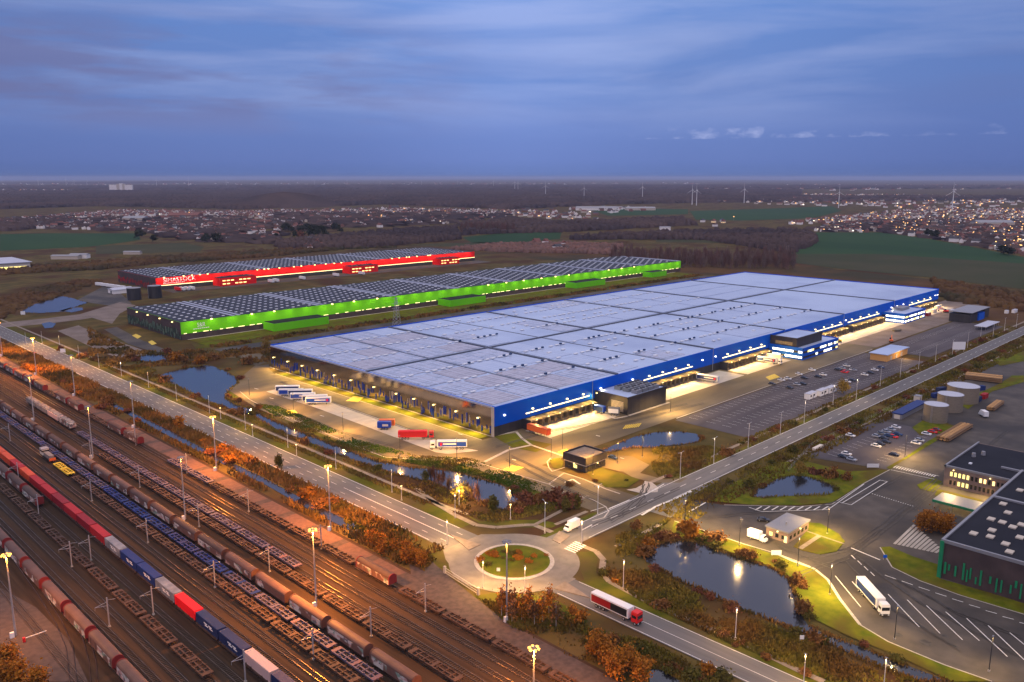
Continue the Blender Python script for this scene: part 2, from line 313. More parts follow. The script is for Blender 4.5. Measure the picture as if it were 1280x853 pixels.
# ------------------------------------------------------------------ camera, sky, sun, air
cam = bpy.data.cameras.new('camera'); cam.sensor_width = 36; cam.sensor_fit = 'HORIZONTAL'; cam.lens = 36*FPX/1280
cam.clip_start = 1; cam.clip_end = 90000
co = bpy.data.objects.new('camera', cam); COL.objects.link(co); co.location = (0,0,HC)
co.rotation_euler = (math.pi/2-PITCH, 0, math.radians(-45)); S.camera = co
S.view_settings.view_transform = 'Standard'; S.view_settings.look = 'None'; S.view_settings.exposure = .38; S.view_settings.gamma = 1
W = bpy.data.worlds.new('World'); S.world = W; W.use_nodes = True
def sky():
    nt = W.node_tree; N, L = nt.nodes, nt.links; N.clear()
    out = N.new('ShaderNodeOutputWorld'); bg = N.new('ShaderNodeBackground'); L.new(bg.outputs[0], out.inputs[0])
    tc = N.new('ShaderNodeTexCoord'); mp = N.new('ShaderNodeMapping'); mp.inputs['Rotation'].default_value = (0,0,math.radians(45))
    L.new(tc.outputs['Generated'], mp.inputs['Vector'])
    sp = N.new('ShaderNodeSeparateXYZ'); L.new(mp.outputs[0], sp.inputs[0])
    def ma(op, a, b=None, c=None):
        n = N.new('ShaderNodeMath'); n.operation = op
        for i, q in enumerate((a,b,c)):
            if q is None: continue
            if hasattr(q, 'links'): L.new(q, n.inputs[i])
            else: n.inputs[i].default_value = q
        return n.outputs[0]
    def ramp(f, pts, interp='LINEAR'):
        r = N.new('ShaderNodeValToRGB'); r.color_ramp.interpolation = interp; e = r.color_ramp.elements
        e[0].position, e[0].color = pts[0][0], (*pts[0][1],1); e[1].position, e[1].color = pts[-1][0], (*pts[-1][1],1)
        for p, c in pts[1:-1]: k = e.new(p); k.color = (*c,1)
        L.new(f, r.inputs['Fac']); return r.outputs[0]
    def mix(f, a, b, blend='MIX'):
        m = N.new('ShaderNodeMix'); m.data_type = 'RGBA'; m.blend_type = blend
        for s_, q in ((m.inputs['Factor'],f),(m.inputs[6],a),(m.inputs[7],b)):
            if hasattr(q, 'links'): L.new(q, s_)
            elif isinstance(q, tuple): s_.default_value = (*q,1)
            else: s_.default_value = q
        return m.outputs[2]
    z = sp.outputs['Z']
    zz = ma('MULTIPLY', z, 2.5)                      # ramp runs over sin(elevation) 0..0.4
    base = ramp(zz, [(0.,S2L((80,101,156))), (.05,S2L((87,108,168))), (.14,S2L((89,112,174))), (.25,S2L((92,117,178))), (.37,S2L((90,118,180))), (.50,S2L((88,121,186))), (.7,S2L((100,130,200))), (1.,S2L((128,148,222)))])
    # long soft cloud streaks
    cv = N.new('ShaderNodeCombineXYZ'); L.new(ma('MULTIPLY', sp.outputs['X'], 2.6), cv.inputs[0]); L.new(ma('MULTIPLY', z, 21.), cv.inputs[1]); L.new(ma('MULTIPLY', sp.outputs['Y'], 1.2), cv.inputs[2])
    n1 = N.new('ShaderNodeTexNoise'); n1.inputs['Scale'].default_value = 1.; n1.inputs['Detail'].default_value = 7; n1.inputs['Roughness'].default_value = .52; n1.inputs['Distortion'].default_value = .35
    L.new(cv.outputs[0], n1.inputs['Vector'])
    f1 = ramp(n1.outputs['Fac'], [(.43,(0,0,0)), (.64,(1,1,1))])
    hi = ramp(zz, [(.10,(0,0,0)), (.28,(1,1,1)), (.6,(1,1,1)), (1.,(.4,.4,.4))])
    c1 = mix(ma('MULTIPLY', ma('MULTIPLY', f1, hi), .62), base, S2L((138,150,198)))
    cv2 = N.new('ShaderNodeCombineXYZ'); L.new(ma('MULTIPLY_ADD', sp.outputs['X'], 4.5, 3.7), cv2.inputs[0]); L.new(ma('MULTIPLY', z, 26.), cv2.inputs[1])
    n2 = N.new('ShaderNodeTexNoise'); n2.inputs['Scale'].default_value = 1.; n2.inputs['Detail'].default_value = 8; n2.inputs['Roughness'].default_value = .55; L.new(cv2.outputs[0], n2.inputs['Vector'])
    f2 = ramp(n2.outputs['Fac'], [(.44,(0,0,0)), (.58,(1,1,1))])
    leftm = ramp(ma('MULTIPLY_ADD', sp.outputs['X'], .8, .5), [(.06,(1,1,1)), (.32,(.9,.9,.9)), (.48,(.12,.12,.12)), (.8,(.05,.05,.05)), (1.,(.3,.3,.3))])
    band = ramp(zz, [(.10,(0,0,0)), (.20,(1,1,1)), (.34,(.9,.9,.9)), (.46,(.0,.0,.0))])
    c2 = mix(ma('MULTIPLY', ma('MULTIPLY', ma('MULTIPLY', f2, leftm), band), .95), c1, S2L((100,106,156)))
    # the row of small pale cumulus low over the horizon, right of centre
    cv3 = N.new('ShaderNodeCombineXYZ'); L.new(ma('MULTIPLY', sp.outputs['X'], 26.), cv3.inputs[0]); L.new(ma('MULTIPLY', z, 46.), cv3.inputs[1])
    n3 = N.new('ShaderNodeTexNoise'); n3.inputs['Scale'].default_value = 1.; n3.inputs['Detail'].default_value = 9; n3.inputs['Roughness'].default_value = .62; L.new(cv3.outputs[0], n3.inputs['Vector'])
    band3 = ramp(zz, [(.096,(0,0,0)), (.108,(1,1,1)), (.135,(.86,.86,.86)), (.185,(.2,.2,.2)), (.2,(0,0,0))])
    rm = ramp(ma('MULTIPLY_ADD', sp.outputs['X'], .8, .5), [(.54,(0,0,0)), (.62,(1,1,1)), (1.,(1,1,1))])
    f3 = ramp(ma('MULTIPLY', ma('MULTIPLY', n3.outputs['Fac'], band3), rm), [(.47,(0,0,0)), (.62,(1,1,1))])
    c3 = mix(ma('MULTIPLY', f3, .62), c2, S2L((150,158,204)))
    c3 = mix(1., c3, ramp(ma('MULTIPLY_ADD', sp.outputs['X'], .8, .5), [(.05,(.96,.96,.97)), (.30,(1.08,1.08,1.08)), (.50,(1.34,1.32,1.28)), (.68,(1.16,1.16,1.14)), (.92,(.90,.93,.97))], 'EASE'), 'MULTIPLY')
    # the dome overhead and the afterglow behind the camera are brighter than the band in view
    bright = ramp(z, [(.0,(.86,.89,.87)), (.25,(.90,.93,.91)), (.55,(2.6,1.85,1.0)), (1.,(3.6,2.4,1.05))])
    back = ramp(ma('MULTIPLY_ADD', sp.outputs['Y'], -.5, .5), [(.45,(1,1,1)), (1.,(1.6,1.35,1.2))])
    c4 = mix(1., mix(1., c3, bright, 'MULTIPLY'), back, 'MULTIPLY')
    ns = N.new('ShaderNodeTexSky'); ns.sky_type = 'NISHITA'; ns.sun_disc = False; ns.sun_elevation = math.radians(4); ns.sun_rotation = math.radians(225)
    nb = mix(1., ns.outputs[0], (.004,.004,.004), 'MULTIPLY')
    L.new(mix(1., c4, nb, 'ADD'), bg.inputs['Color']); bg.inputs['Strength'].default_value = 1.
sky()
sun = bpy.data.lights.new('sun', 'SUN'); sun.energy = .12; sun.angle = math.radians(25); sun.color = (1,.82,.66)
so = bpy.data.objects.new('sun', sun); COL.objects.link(so); so.rotation_euler = (math.radians(72), 0, math.radians(-45-12)); so.location = (0,0,300)

def haze():
    mb = MB(); mb.box(-42000, 42000, -42000, 42000, -1, 150)
    m = bpy.data.materials.new('air'); m.use_nodes = True; nt = m.node_tree; nt.nodes.clear()
    o = nt.nodes.new('ShaderNodeOutputMaterial'); v = nt.nodes.new('ShaderNodeVolumePrincipled')
    v.inputs['Color'].default_value = (.56,.64,.88,1); v.inputs['Density'].default_value = HAZE; v.inputs['Anisotropy'].default_value = 0
    nt.links.new(v.outputs[0], o.inputs['Volume'])
    ob = mb.build('haze', m, kind='stuff')
HAZE = 3.8e-5
haze()

# ------------------------------------------------------------------ ground sheets
def sheet(name, polys, m, z):
    mb = MB()
    for i, p in enumerate(polys): mb.poly(p, z+i*.0015)
    return struct(mb.build(name, m))
def R4(x0, x1, y0, y1): return [(x0,y0),(x1,y0),(x1,y1),(x0,y1)]
struct(MB().rect(-41000, 41000, -41000, 41000, 0).build('ground', 'ground'))
Z1, Z2, Z3, Z4, Z5 = .05, .10, .15, .20, .25
# far country
fields = [[(985,300),(1020,291),(1100,291),(1160,299),(1200,306),(1280,322),(1280,330),(1100,318),(990,318)],
          [(0,293),(60,292),(172,292),(176,300),(150,304),(110,309),(0,314)], [(578,297),(640,291),(702,290),(700,299),(640,304),(590,304)],
          [(862,264),(935,262),(1040,258),(1052,264),(1015,273),(930,276),(870,275)], [(740,263),(800,261),(860,262),(860,268),(760,270)],
          [(640,276),(760,279),(790,284),(700,287),(640,285)]]
sheet('field', [GP(p) for p in fields], 'field', .3)
sheet('field', [GP(p) for p in [[(990,318),(1100,318),(1280,330),(1280,362),(1160,347),(1045,336),(985,328)], [(120,308),(230,304),(255,309),(250,315),(120,318)], [(500,307),(600,303),(660,303),(600,309)], [(820,299),(900,301),(905,304),(820,303)]]], 'field_dull', .3)
sheet('heath', [GP(p) for p in [[(0,372),(60,366),(120,352),(190,340),(230,330),(520,308),(620,310),(860,326),(985,326),(1045,337),(1160,349),(1280,366),(1280,412),(1180,368),(900,345),(610,318),(200,342),(130,360),(60,385),(0,400)],
      [(1166,385),(1280,395),(1280,412),(1240,405),(1180,400)]]], 'heath', .02)
# rail yard
sheet('rail_ballast', [R4(36, 148, 40, 1500)], 'ballast', Z1)
sheet('loading_platform', [R4(139.4, 145.6, v, v+13.5) for v in range(192, 640, 17)], 'platform', Z4)
sheet('loading_platform', [R4(139.2, 145.8, 190, 640)], 'platform_dark', Z3)
sheet('service_road', [[(139.5,40),(146.5,40),(147,150),(152,175),(156,192),(150,196),(146,190),(139.5,190)]], 'platform_dark', Z3+.01)
sheet('service_road', [GP([(0,735),(45,760),(85,800),(110,853),(0,853)])], 'platform_dark', Z3)
# verges
sheet('verge', [R4(179.6, 203, 190, 900), R4(147.2, 165, 186, 900)], 'ground', Z1)
sheet('verge_grass', [R4(178, 186, 205, 900), R4(160, 166, 186, 300), R4(190, 500, 178.6, 181), GP([(715,690),(748,690),(745,715),(755,735),(820,775),(780,765),(738,742)]), R4(179, 186, 60, 150), GP([(575,640),(600,655),(640,660),(690,660),(700,655),(672,650),(600,652)]),
      GP([(535,690),(556,682),(569,700),(568,718),(545,708)]), GP([(590,745),(640,740),(690,748),(730,770),(700,790),(640,770)])], 'grass', Z1+.02)
sheet('bank_grass', [GP(p) for p in [[(240,430),(560,390),(850,345),(880,345),(620,388),(340,428),(245,436)], [(250,425),(300,420),(340,418),(335,424),(260,432)],
      [(318,505),(345,508),(385,523),(440,548),(520,570),(590,574),(640,592),(690,612),(675,622),(640,610),(600,595),(540,584),(480,574),(420,556),(360,528)],
      [(283,482),(300,470),(318,470),(324,474),(300,498),(288,497)]]], 'grass', Z1+.02)
sheet('lawn', [R4(252.6, 258.6, 274, 458), GP([(615,545),(650,542),(655,549),(690,556),(670,566),(655,563),(640,560)]), GP([(686,575),(700,573),(704,578),(702,588),(692,586)]), R4(262, 900, 575, 606),
      GP([(888,627),(905,612),(940,590),(975,578),(1010,578),(1060,590),(1112,588),(1075,607),(1040,629),(1000,632),(940,632)]),
      GP([(843,652),(880,664),(930,681),(990,702),(1018,712),(1035,726),(1050,750),(1075,783),(1110,803),(1180,832),(1240,853),(1190,853),(1120,820),(1060,796),(1020,776),(1000,750),(985,722),(950,703),(890,683),(862,672),(838,672)]),
      GP([(1100,685),(1112,684),(1140,696),(1174,707),(1174,724),(1280,754),(1280,769),(1200,745),(1150,727),(1115,710)]),
      GP([(1112,588),(1128,577),(1152,563),(1182,545),(1195,539),(1186,538),(1160,552),(1135,570),(1108,585)]),
      GP([(1146,607),(1166,597),(1180,604),(1166,616),(1150,612)]), GP([(1172,612),(1228,626),(1215,634),(1168,620)]), GP([(1140,535),(1160,522),(1200,535),(1188,541),(1150,545)]), GP([(1195,505),(1250,480),(1265,470),(1280,470),(1280,478),(1240,490),(1210,512)]),
      GP([(1240,450),(1280,440),(1280,452),(1250,458)]), GP([(1020,560),(1100,520),(1155,492),(1150,489),(1098,515),(1012,555)])], 'lawn', Z4+.02)
# paved yards
sheet('industrial_yard', [GP([(838,642),(870,626),(905,632),(1000,634),(1040,631),(1080,605),(1112,588),(1010,572),(1020,562),(1100,525),(1150,503),(1200,470),(1230,455),(1280,450),(1290,853),(1240,853),(1180,835),(1110,805),(1075,785),(1048,748),(1030,722),(1010,709),(950,690),(880,665)])], 'asphalt', Z2)
sheet('car_park', [GP([(1012,570),(1022,560),(1062,541),(1100,526),(1150,536),(1182,545),(1152,563),(1112,587)]), R4(343, 575, 186.5, 227), R4(592, 760, 190, 227)], 'lot_asphalt', Z2+.01)
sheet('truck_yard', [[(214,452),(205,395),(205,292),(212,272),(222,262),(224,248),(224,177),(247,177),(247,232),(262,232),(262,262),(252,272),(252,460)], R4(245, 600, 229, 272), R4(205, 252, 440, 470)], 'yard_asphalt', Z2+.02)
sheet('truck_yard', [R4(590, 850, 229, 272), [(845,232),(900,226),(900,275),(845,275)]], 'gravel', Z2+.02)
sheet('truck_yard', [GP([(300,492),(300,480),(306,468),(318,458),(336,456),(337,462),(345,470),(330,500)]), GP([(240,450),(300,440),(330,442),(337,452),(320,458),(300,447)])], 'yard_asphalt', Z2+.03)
sheet('parking_apron', [GP([(333,490),(345,487),(362,487),(382,492),(440,512),(500,533),(560,556),(598,564),(560,568),(545,566),(480,542),(400,512)]), R4(277, 330.5, 252, 268), R4(372, 455, 252, 270), R4(459, 516, 252, 270), R4(582, 716, 252, 270), R4(770, 838, 252, 270)], 'concrete', Z3)
sheet('gravel_lot', [GP([(72,414),(98,407),(120,417),(150,428),(188,441),(182,446),(146,447),(134,443),(148,440),(120,437),(95,425)]), GP([(0,404),(60,398),(100,393),(140,388),(150,392),(100,400),(60,405),(0,410)]), GP([(140,405),(100,393),(150,378),(170,382),(150,392)])], 'gravel', Z2)
sheet('side_road', [GP([(130,412),(146,409),(176,425),(214,440),(202,444),(160,430)]), GP([(95,376),(130,358),(150,366),(165,380),(150,384),(120,380)]), R4(365, 830, 872, 902), R4(260, 900, 545, 560)], 'asphalt', Z2)
# roads
sheet('road', [R4(165, 179.6, 190, 1500), R4(168.4, 179, 20, 156)], 'road_asphalt', Z3+.02)
sheet('road', [R4(190, 1700, 167.6, 178.4), GP([(748,642),(772,632),(800,618),(832,602),(858,598),(880,588),(900,600),(862,622),(850,640),(838,648),(812,640),(795,632),(720,665),(705,668)])], 'road_asphalt_b', Z3+.03)
def ring(cx, cy, r0, r1, z, n=72):
    mb = MB()
    for i in range(n):
        a, b = 2*math.pi*i/n, 2*math.pi*(i+1)/n
        mb.add([(cx+r0*math.cos(a),cy+r0*math.sin(a),z),(cx+r1*math.cos(a),cy+r1*math.sin(a),z),(cx+r1*math.cos(b),cy+r1*math.sin(b),z),(cx+r0*math.cos(b),cy+r0*math.sin(b),z)], [(0,1,2,3)])
    return mb
RC = (174.6, 173.6)
disc = [(RC[0]+20.8*math.cos(2*math.pi*i/72), RC[1]+20.8*math.sin(2*math.pi*i/72)) for i in range(72)]
sheet('roundabout', [disc], 'ring_asphalt', Z3+.06)
sheet('roundabout', [[(164,196),(181,196),(187,190),(192,184),(192,166),(186,162),(179.5,158),(179.5,152),(168,152),(165,160),(160,166),(156,180),(160,190)]], 'ring_asphalt', Z3+.04)
mb = ring(*RC, 11.4, 12.8, Z3+.2)
for i in range(72):
    a, b = 2*math.pi*i/72, 2*math.pi*(i+1)/72
    for r_ in (12.8,): mb.add([(RC[0]+r_*math.cos(a),RC[1]+r_*math.sin(a),.1),(RC[0]+r_*math.cos(b),RC[1]+r_*math.sin(b),.1),(RC[0]+r_*math.cos(b),RC[1]+r_*math.sin(b),Z3+.2),(RC[0]+r_*math.cos(a),RC[1]+r_*math.sin(a),Z3+.2)], [(0,1,2,3)])
struct(mb.build('kerb', 'kerb'))
struct(MB().prism([(RC[0]+11.4*math.cos(2*math.pi*i/48), RC[1]+11.4*math.sin(2*math.pi*i/48)) for i in range(48)], .1, Z3+.3).build('island_grass', 'lawn'))
mb = MB()
for p in ([(562,669),(601,682),(586,689),(578,682)], [(692,737),(706,728),(722,738),(738,749)], [(690,676),(699,665),(712,671),(700,681)]): mb.prism(GP(p), .1, Z3+.22)
struct(mb.build('traffic_island', 'path'))
# paths
mb = MB()
mb.strip(GP([(520,611),(548,632),(570,645),(595,657),(620,660),(655,657),(668,657),(690,666)]), 2.2, Z4)
mb.strip([(188.3,900),(188.3,230),(189,212)], 1.8, Z4)
mb.strip(GP([(668,657),(700,640),(720,628),(735,620)]), 1.6, Z4)
mb.strip(GP([(725,682),(745,690),(754,700),(752,716),(762,728),(800,748),(860,775),(920,800),(1000,840),(1030,853)]), 2.0, Z4)
mb.strip([(205,183.5),(222,183.2)], 1.6, Z4); mb.strip([(262,184.2),(900,184.2)], 1.8, Z4)
mb.strip([(206,157.5),(232,157.5)], 1.5, Z4); mb.strip([(290,157),(1000,157)], 1.8, Z4)
struct(mb.build('path', 'path'))
mb = MB()
mb.strip([(259.2,272.5),(259.2,480)], .8, Z4+.02); mb.strip([(252.2,272),(252.2,460)], .5, Z4+.02)
mb.strip(GP([(606,578),(636,563),(664,557)]), 1.6, Z4+.03); mb.strip(GP([(616,546),(645,540),(653,549),(664,557),(705,571)]), 1.3, Z4+.03)
mb.strip(GP([(686,606),(705,592),(730,600),(757,612),(775,618)]), .7, Z4+.03); mb.strip(GP([(706,585),(690,590),(686,585),(684,578),(690,572)]), .5, Z4+.03)
mb.strip([(262,607.3),(905,607.3)], 2.0, Z4+.02); mb.strip(GP([(300,490),(312,500),(330,510),(440,556),(480,572),(520,575),(575,574),(600,580),(686,606),(705,616),(740,625),(757,634)]), .45, Z4+.03)
mb.strip(GP([(738,640),(757,634),(761,640),(755,648),(740,652)]), .5, Z4+.03)
mb.strip([(346,228.2),(590,228.2)], .7, Z4+.03); mb.strip([(333,248.4),(369,248.4)], 1.6, Z4+.03)
mb.strip(GP([(737,514),(770,524),(785,521)]), 1.8, Z4+.03)
mb.strip([(333.5,258),(333.5,271)], .5, Z4+.03)
mb.strip(GP([(843,652),(880,664),(930,681),(968,692),(990,700),(1012,709)]), .4, Z4+.03); mb.strip(GP([(968,692),(990,702),(1018,712),(1035,726),(1050,750),(1075,782)]), .9, Z4+.04)
mb.strip(GP([(1075,782),(1110,803),(1180,832),(1240,853)]), .4, Z4+.03); mb.strip(GP([(905,632),(1000,634),(1040,631),(1080,605),(1112,588)]), .4, Z4+.03)
mb.strip(GP([(1100,685),(1115,710),(1150,727),(1200,745),(1280,769)]), .4, Z4+.03)
struct(mb.build('kerb', 'kerb'))
struct(MB().poly(GP([(783,613),(800,617),(822,616),(823,610),(815,604),(806,602),(804,606),(795,611)]), Z4+.02).build('paved_lay_by', 'kerb'))
struct(MB().poly(GP([(727,575),(748,569),(790,571),(812,582),(800,592),(775,590),(745,583)]), Z4).build('visitor_car_park', 'yard_asphalt'))
struct(MB().poly(GP([(775,588),(800,592),(830,600),(860,598),(850,604),(815,604),(790,597)]), Z4-.01).build('side_road', 'yard_asphalt'))
for p in ([(725,586),(745,583),(775,592),(800,600),(785,610),(757,610)],): sheet('lawn', [GP(p)], 'grass', Z4+.01)
# markings
mb = MB(); y = MB()
for u in (168.9, 176.1):
    v = 200
    while v < 900: mb.rect(u-.09, u+.09, v, v+3, Z5+.02); v += 10
for u in (165.5, 179.1): mb.rect(u-.14, u+.14, 205, 900, Z5+.02)
for u in (168.8, 178.6): mb.rect(u-.12, u+.12, 20, 150, Z5+.02)
mb.rect(173.5, 173.7, 60, 132, Z5+.02); mb.rect(172.2, 172.6, 200, 262, Z5+.02)
v = 262
while v < 900: mb.rect(172.3, 172.5, v, v+4, Z5+.02); v += 9
mb.rect(205, 1000, 177.9, 178.15, Z5+.02); mb.rect(255, 1000, 167.9, 168.15, Z5+.02); mb.rect(205, 240, 168, 168.25, Z5+.02)
u = 212
while u < 900: mb.rect(u, u+4, 172.9, 173.15, Z5+.02); u += 11
for k in range(6): mb.rect(192.6+k*1.25, 193.2+k*1.25, 163.6+k*.2, 168.4+k*.2, Z5+.05)
mb.strip(GP([(761,637),(787,626)]), .6, Z5+.04); mb.strip(GP([(806,620),(830,606)]), .5, Z5+.04); mb.strip(GP([(802,645),(820,634),(845,624),(864,615)]), .9, Z5+.04); mb.strip(GP([(727,664),(740,657)]), .5, Z5+.04)
for a in range(9): mb.strip(GP([(944+a*10.4,638.5),(952+a*10.4,634)]), .5, Z5)
mb.strip(GP([(936,635),(952,640.5),(1035,638),(1080,606)]), .3, Z5)
for a in range(17): mb.strip(GP([(1117+a*3.1,585.5+a*.72),(1120+a*3.1,583.6+a*.72)]), .5, Z5)
mb.strip(GP([(1113,588),(1168,600)]), .3, Z5); mb.strip(GP([(1120,583),(1174,596)]), .3, Z5)
for a in range(18): mb.strip(GP([(1090+a*2.95,618+a*.9),(1091.2+a*2.95,618.4+a*.9)]), .5, Z5)
mb.strip(GP([(1052,630),(1100,601),(1109,603),(1064,632),(1050,629)]), .3, Z5); mb.strip(GP([(861,641),(882,629)]), .6, Z5); mb.strip(GP([(1064,686),(1100,701)]), .5, Z5)
for a, b in (((1044,721),(1076,760)), ((1065,728),(1100,767)), ((1110,744),(1149,785)), ((1134,751),(1175,793)), ((1158,758),(1203,801)), ((1182,766),(1224,802)), ((1208,774),(1259,822)), ((1235,783),(1280,826)), ((1262,792),(1290,815))): mb.strip(GP([a,b]), .28, Z5)
for a in range(9): mb.strip(GP([(1106+a*21,720+a*7.4),(1120+a*21,725+a*7.2)]), .28, Z5)
for a in range(4): mb.strip(GP([(1064+a*8,695+a*7),(1069+a*8,700+a*7)]), .3, Z5)
for r0, n0, v0 in ((352,46,222),(352,46,212),(352,44,203),(356,43,193)):
    for k in range(n0): mb.rect(r0+k*4.8, r0+k*4.8+.16, v0-2.6, v0+2.6, Z5)
for k in range(30): mb.rect(598+k*5, 598.2+k*5, 216, 221, Z5); mb.rect(598+k*5, 598.2+k*5, 200, 205, Z5)
for k in range(14): mb.strip(GP([(1035+k*6.0,563-k*2.6+5),(1048+k*6.0,563-k*2.6+9)]), .14, Z5)
for k in range(12): mb.strip(GP([(1096+k*4.6,575-k*2.7),(1108+k*4.6,578-k*2.7)]), .14, Z5)
for px, py in ((318,486),(337,498),(505,540),(540,556),(573,543),(400,520),(640,575),(735,586),(465,525),(745,545),(775,573)): mb.strip(GP([(px,py),(px+5,py+1.2)]), .5, Z5)
mb.strip(GP([(706,604),(716,600),(725,606)]), .8, Z5)
for k in range(16): mb.strip([(283+k*3.3,254),(283+k*3.3,264)], .12, Z5)
struct(mb.build('road_markings', 'line_white'))
for pts in ([(628,588),(640,583),(655,585),(643,590)], [(432,502),(442,496),(455,497),(448,503)], [(356,514),(368,513),(372,517),(360,519)], [(697,566),(708,562),(716,566),(705,571)], [(165,420),(170,418),(177,421),(172,424)], [(185,428),(190,426),(196,430),(190,432)], [(957,472),(968,468),(975,472),(962,476)]): y.poly(GP(pts), Z5)
for k in range(9): y.strip(GP([(779+k*2.3,537-k*.3),(783+k*2.3,532-k*.3)]), .5, Z5)
struct(y.build('road_markings', 'line_yellow'))
# water
PONDS = {'canal': [(318,513),(330,521),(360,534),(400,550),(440,566),(470,577),(500,583),(520,586),(545,587),(570,591),(600,600),(625,607),(655,622),(655,630),(640,637),(620,637),(600,629),(585,622),(560,613),(540,604),(515,598),(490,592),(455,580),(420,568),(380,551),(345,537),(318,522)],
 'basin': [(198,470),(215,465),(232,461),(258,457),(268,459),(285,466),(297,474),(297,480),(288,487),(283,493),(284,500),(295,507),(319,513),(319,522),(300,517),(280,508),(262,503),(240,492),(222,483),(205,477)],
 'reedy': [(168,447),(185,444),(205,444),(222,446),(224,450),(205,453),(180,453)], 'triangular': [(24,391),(36,384),(58,374),(72,369),(90,373),(110,379),(95,384),(78,390),(50,392)],
 'sliver': [(74,389),(88,385),(103,385),(104,388),(90,391)], 'puddle': [(52,405),(62,403),(70,405),(66,410),(56,411)],
 'oval': [(742,568),(760,560),(775,554),(795,546),(820,541),(850,540),(870,543),(879,548),(872,553),(850,557),(830,558),(815,560),(790,560),(765,565),(748,571)],
 'dark': [(803,690),(815,684),(835,678),(862,677),(880,682),(900,690),(925,699),(950,706),(972,714),(988,728),(995,745),(998,765),(1010,783),(1040,797),(1080,812),(1120,828),(1165,845),(1185,853),(1155,853),(1120,842),(1080,826),(1050,812),(1020,797),(985,785),(960,775),(930,764),(900,750),(870,735),(845,725),(825,712),(808,703)],
 'kidney': [(940,622),(945,613),(958,606),(975,598),(992,595),(1010,597),(1028,602),(1043,608),(1044,615),(1035,619),(1010,620),(980,621),(955,623)],
 'roadside': [(812,838),(826,838),(850,853),(812,860)]}
PW = {k: GP(p) for k, p in PONDS.items()}
for k, p in PW.items(): sheet('pond_water', [p], 'water', Z4+.045)
sheet('ditch_water', [[(151.6,190),(155,196),(155.8,230),(154.6,262),(155.8,300),(154.8,340),(155.6,390),(155,470),(152.5,470),(152,400),(151.6,330),(152.2,290),(150.8,250),(151.2,215)]], 'water', Z4+.04)

mb = MB()
for k in range(11): mb.strip(GP([(1118+k*.9+k*4.2,681-k*.3+k*1.4),(1143+k*3.4,657+k*3.0)]), .9, Z4+.03)
struct(mb.build('paving_strips', 'concrete'))

mb = MB(); tr = random.Random(9)
for pts in ([(806,606),(800,622),(785,636),(760,650)],[(812,606),(806,624),(790,640),(764,655)],[(740,660),(790,640),(850,612)],[(640,572),(690,596),(750,622),(775,632)],[(632,576),(680,600),(744,628)],[(620,560),(690,540),(780,524),(860,506)],[(700,548),(790,528),(880,505)],[(330,500),(420,540),(520,566)],[(350,478),(430,510),(540,548)],
   [(880,650),(950,642),(1010,640),(1080,622),(1150,585)],[(1000,720),(1060,700),(1100,670),(1160,620)],[(1010,700),(1060,690),(1110,655),(1190,585)],[(1060,705),(1110,760),(1200,815)],[(1075,700),(1150,755),(1270,820)],[(1110,720),(1200,770),(1280,800)],[(930,658),(985,690),(1040,712)],[(1140,640),(1200,590),(1260,540)]):
    P = GP(pts); q = []
    for (a,b) in zip(P,P[1:]):
        for k in range(6): q.append((a[0]+(b[0]-a[0])*k/6+tr.uniform(-.25,.25), a[1]+(b[1]-a[1])*k/6+tr.uniform(-.25,.25)))
    q.append(P[-1])
    for off in (0,1.9): mb.strip([(x+off*.7,y+off*.7) for x,y in q], tr.uniform(.35,.6), Z5-.01+off*.002+tr.uniform(0,.004))
for k in range(26):
    px, py = tr.uniform(900,1270), tr.uniform(600,840)
    x, y = G(px,py)
    if inpoly(x, y, GP([(1040,700),(1100,660),(1170,610),(1190,650),(1100,690),(1180,735),(1280,775),(1280,840),(1200,830),(1110,800)])):
        n_ = 9; r_ = tr.uniform(.6,2.2); mb.poly([(x+r_*tr.uniform(.6,1.1)*math.cos(6.28*i/n_), y+r_*tr.uniform(.6,1.1)*math.sin(6.28*i/n_)) for i in range(n_)], Z2+.03+k*.001)
struct(mb.build('tyre_marks', 'worn_asphalt'))
# ------------------------------------------------------------------ warehouses
def text(body, size, loc, m, parent, rot, name='lettering', sx=1., extrude=.04):
    c = bpy.data.curves.new(name, 'FONT'); c.body = body; c.size = size; c.extrude = extrude; c.materials.append(M(m)); c.align_x = 'LEFT'
    o = bpy.data.objects.new('font', c); COL.objects.link(o); bpy.context.view_layer.update()
    me = bpy.data.meshes.new_from_object(o.evaluated_get(bpy.context.evaluated_depsgraph_get())); bpy.data.objects.remove(o)
    if not me.materials: me.materials.append(M(m))
    o = bpy.data.objects.new(name, me); COL.objects.link(o); o.location = loc; o.rotation_euler = rot; o.scale = (sx,1,1); o.parent = parent
    return o
FRONT = (math.pi/2, 0, 0)          # upright text read from the -Y side
def wall_lamp(parent, x, y, z, out, power, col, lampmat='lamp_warm', r=.38, cone=150, aim=None):
    """a lit floodlight on a wall, thrown out along `out`"""
    ox, oy = out
    o = MB().box(-r, r, -r, r, -r*.7, r*.7).build('wall_lamp', lampmat, parent); o.location = (x+ox*.5, y+oy*.5, z)
    if power: spot('lamp_light', (x+ox*1.3, y+oy*1.3, z-.3), power, col, parent, aim or (ox*1., oy*1., -.85), cone, .8, .18)
def fins(parent, x, y0, y1, zlo, zhi, m, step, seed, name='cladding_slats', wide=.5):
    r = random.Random(seed); mb = MB(); y = y0
    while y < y1:
        z = zlo+r.random()*(zhi-zlo)*.55; h = 1.8+r.random()*3.6
        mb.box(x-.28, x-.02, y, y+wide*(.6+.7*r.random()), max(.3,z), min(zhi, z+h)); y += step*(.35+1.3*r.random())
    return mb.build(name, m, parent, kind='stuff')

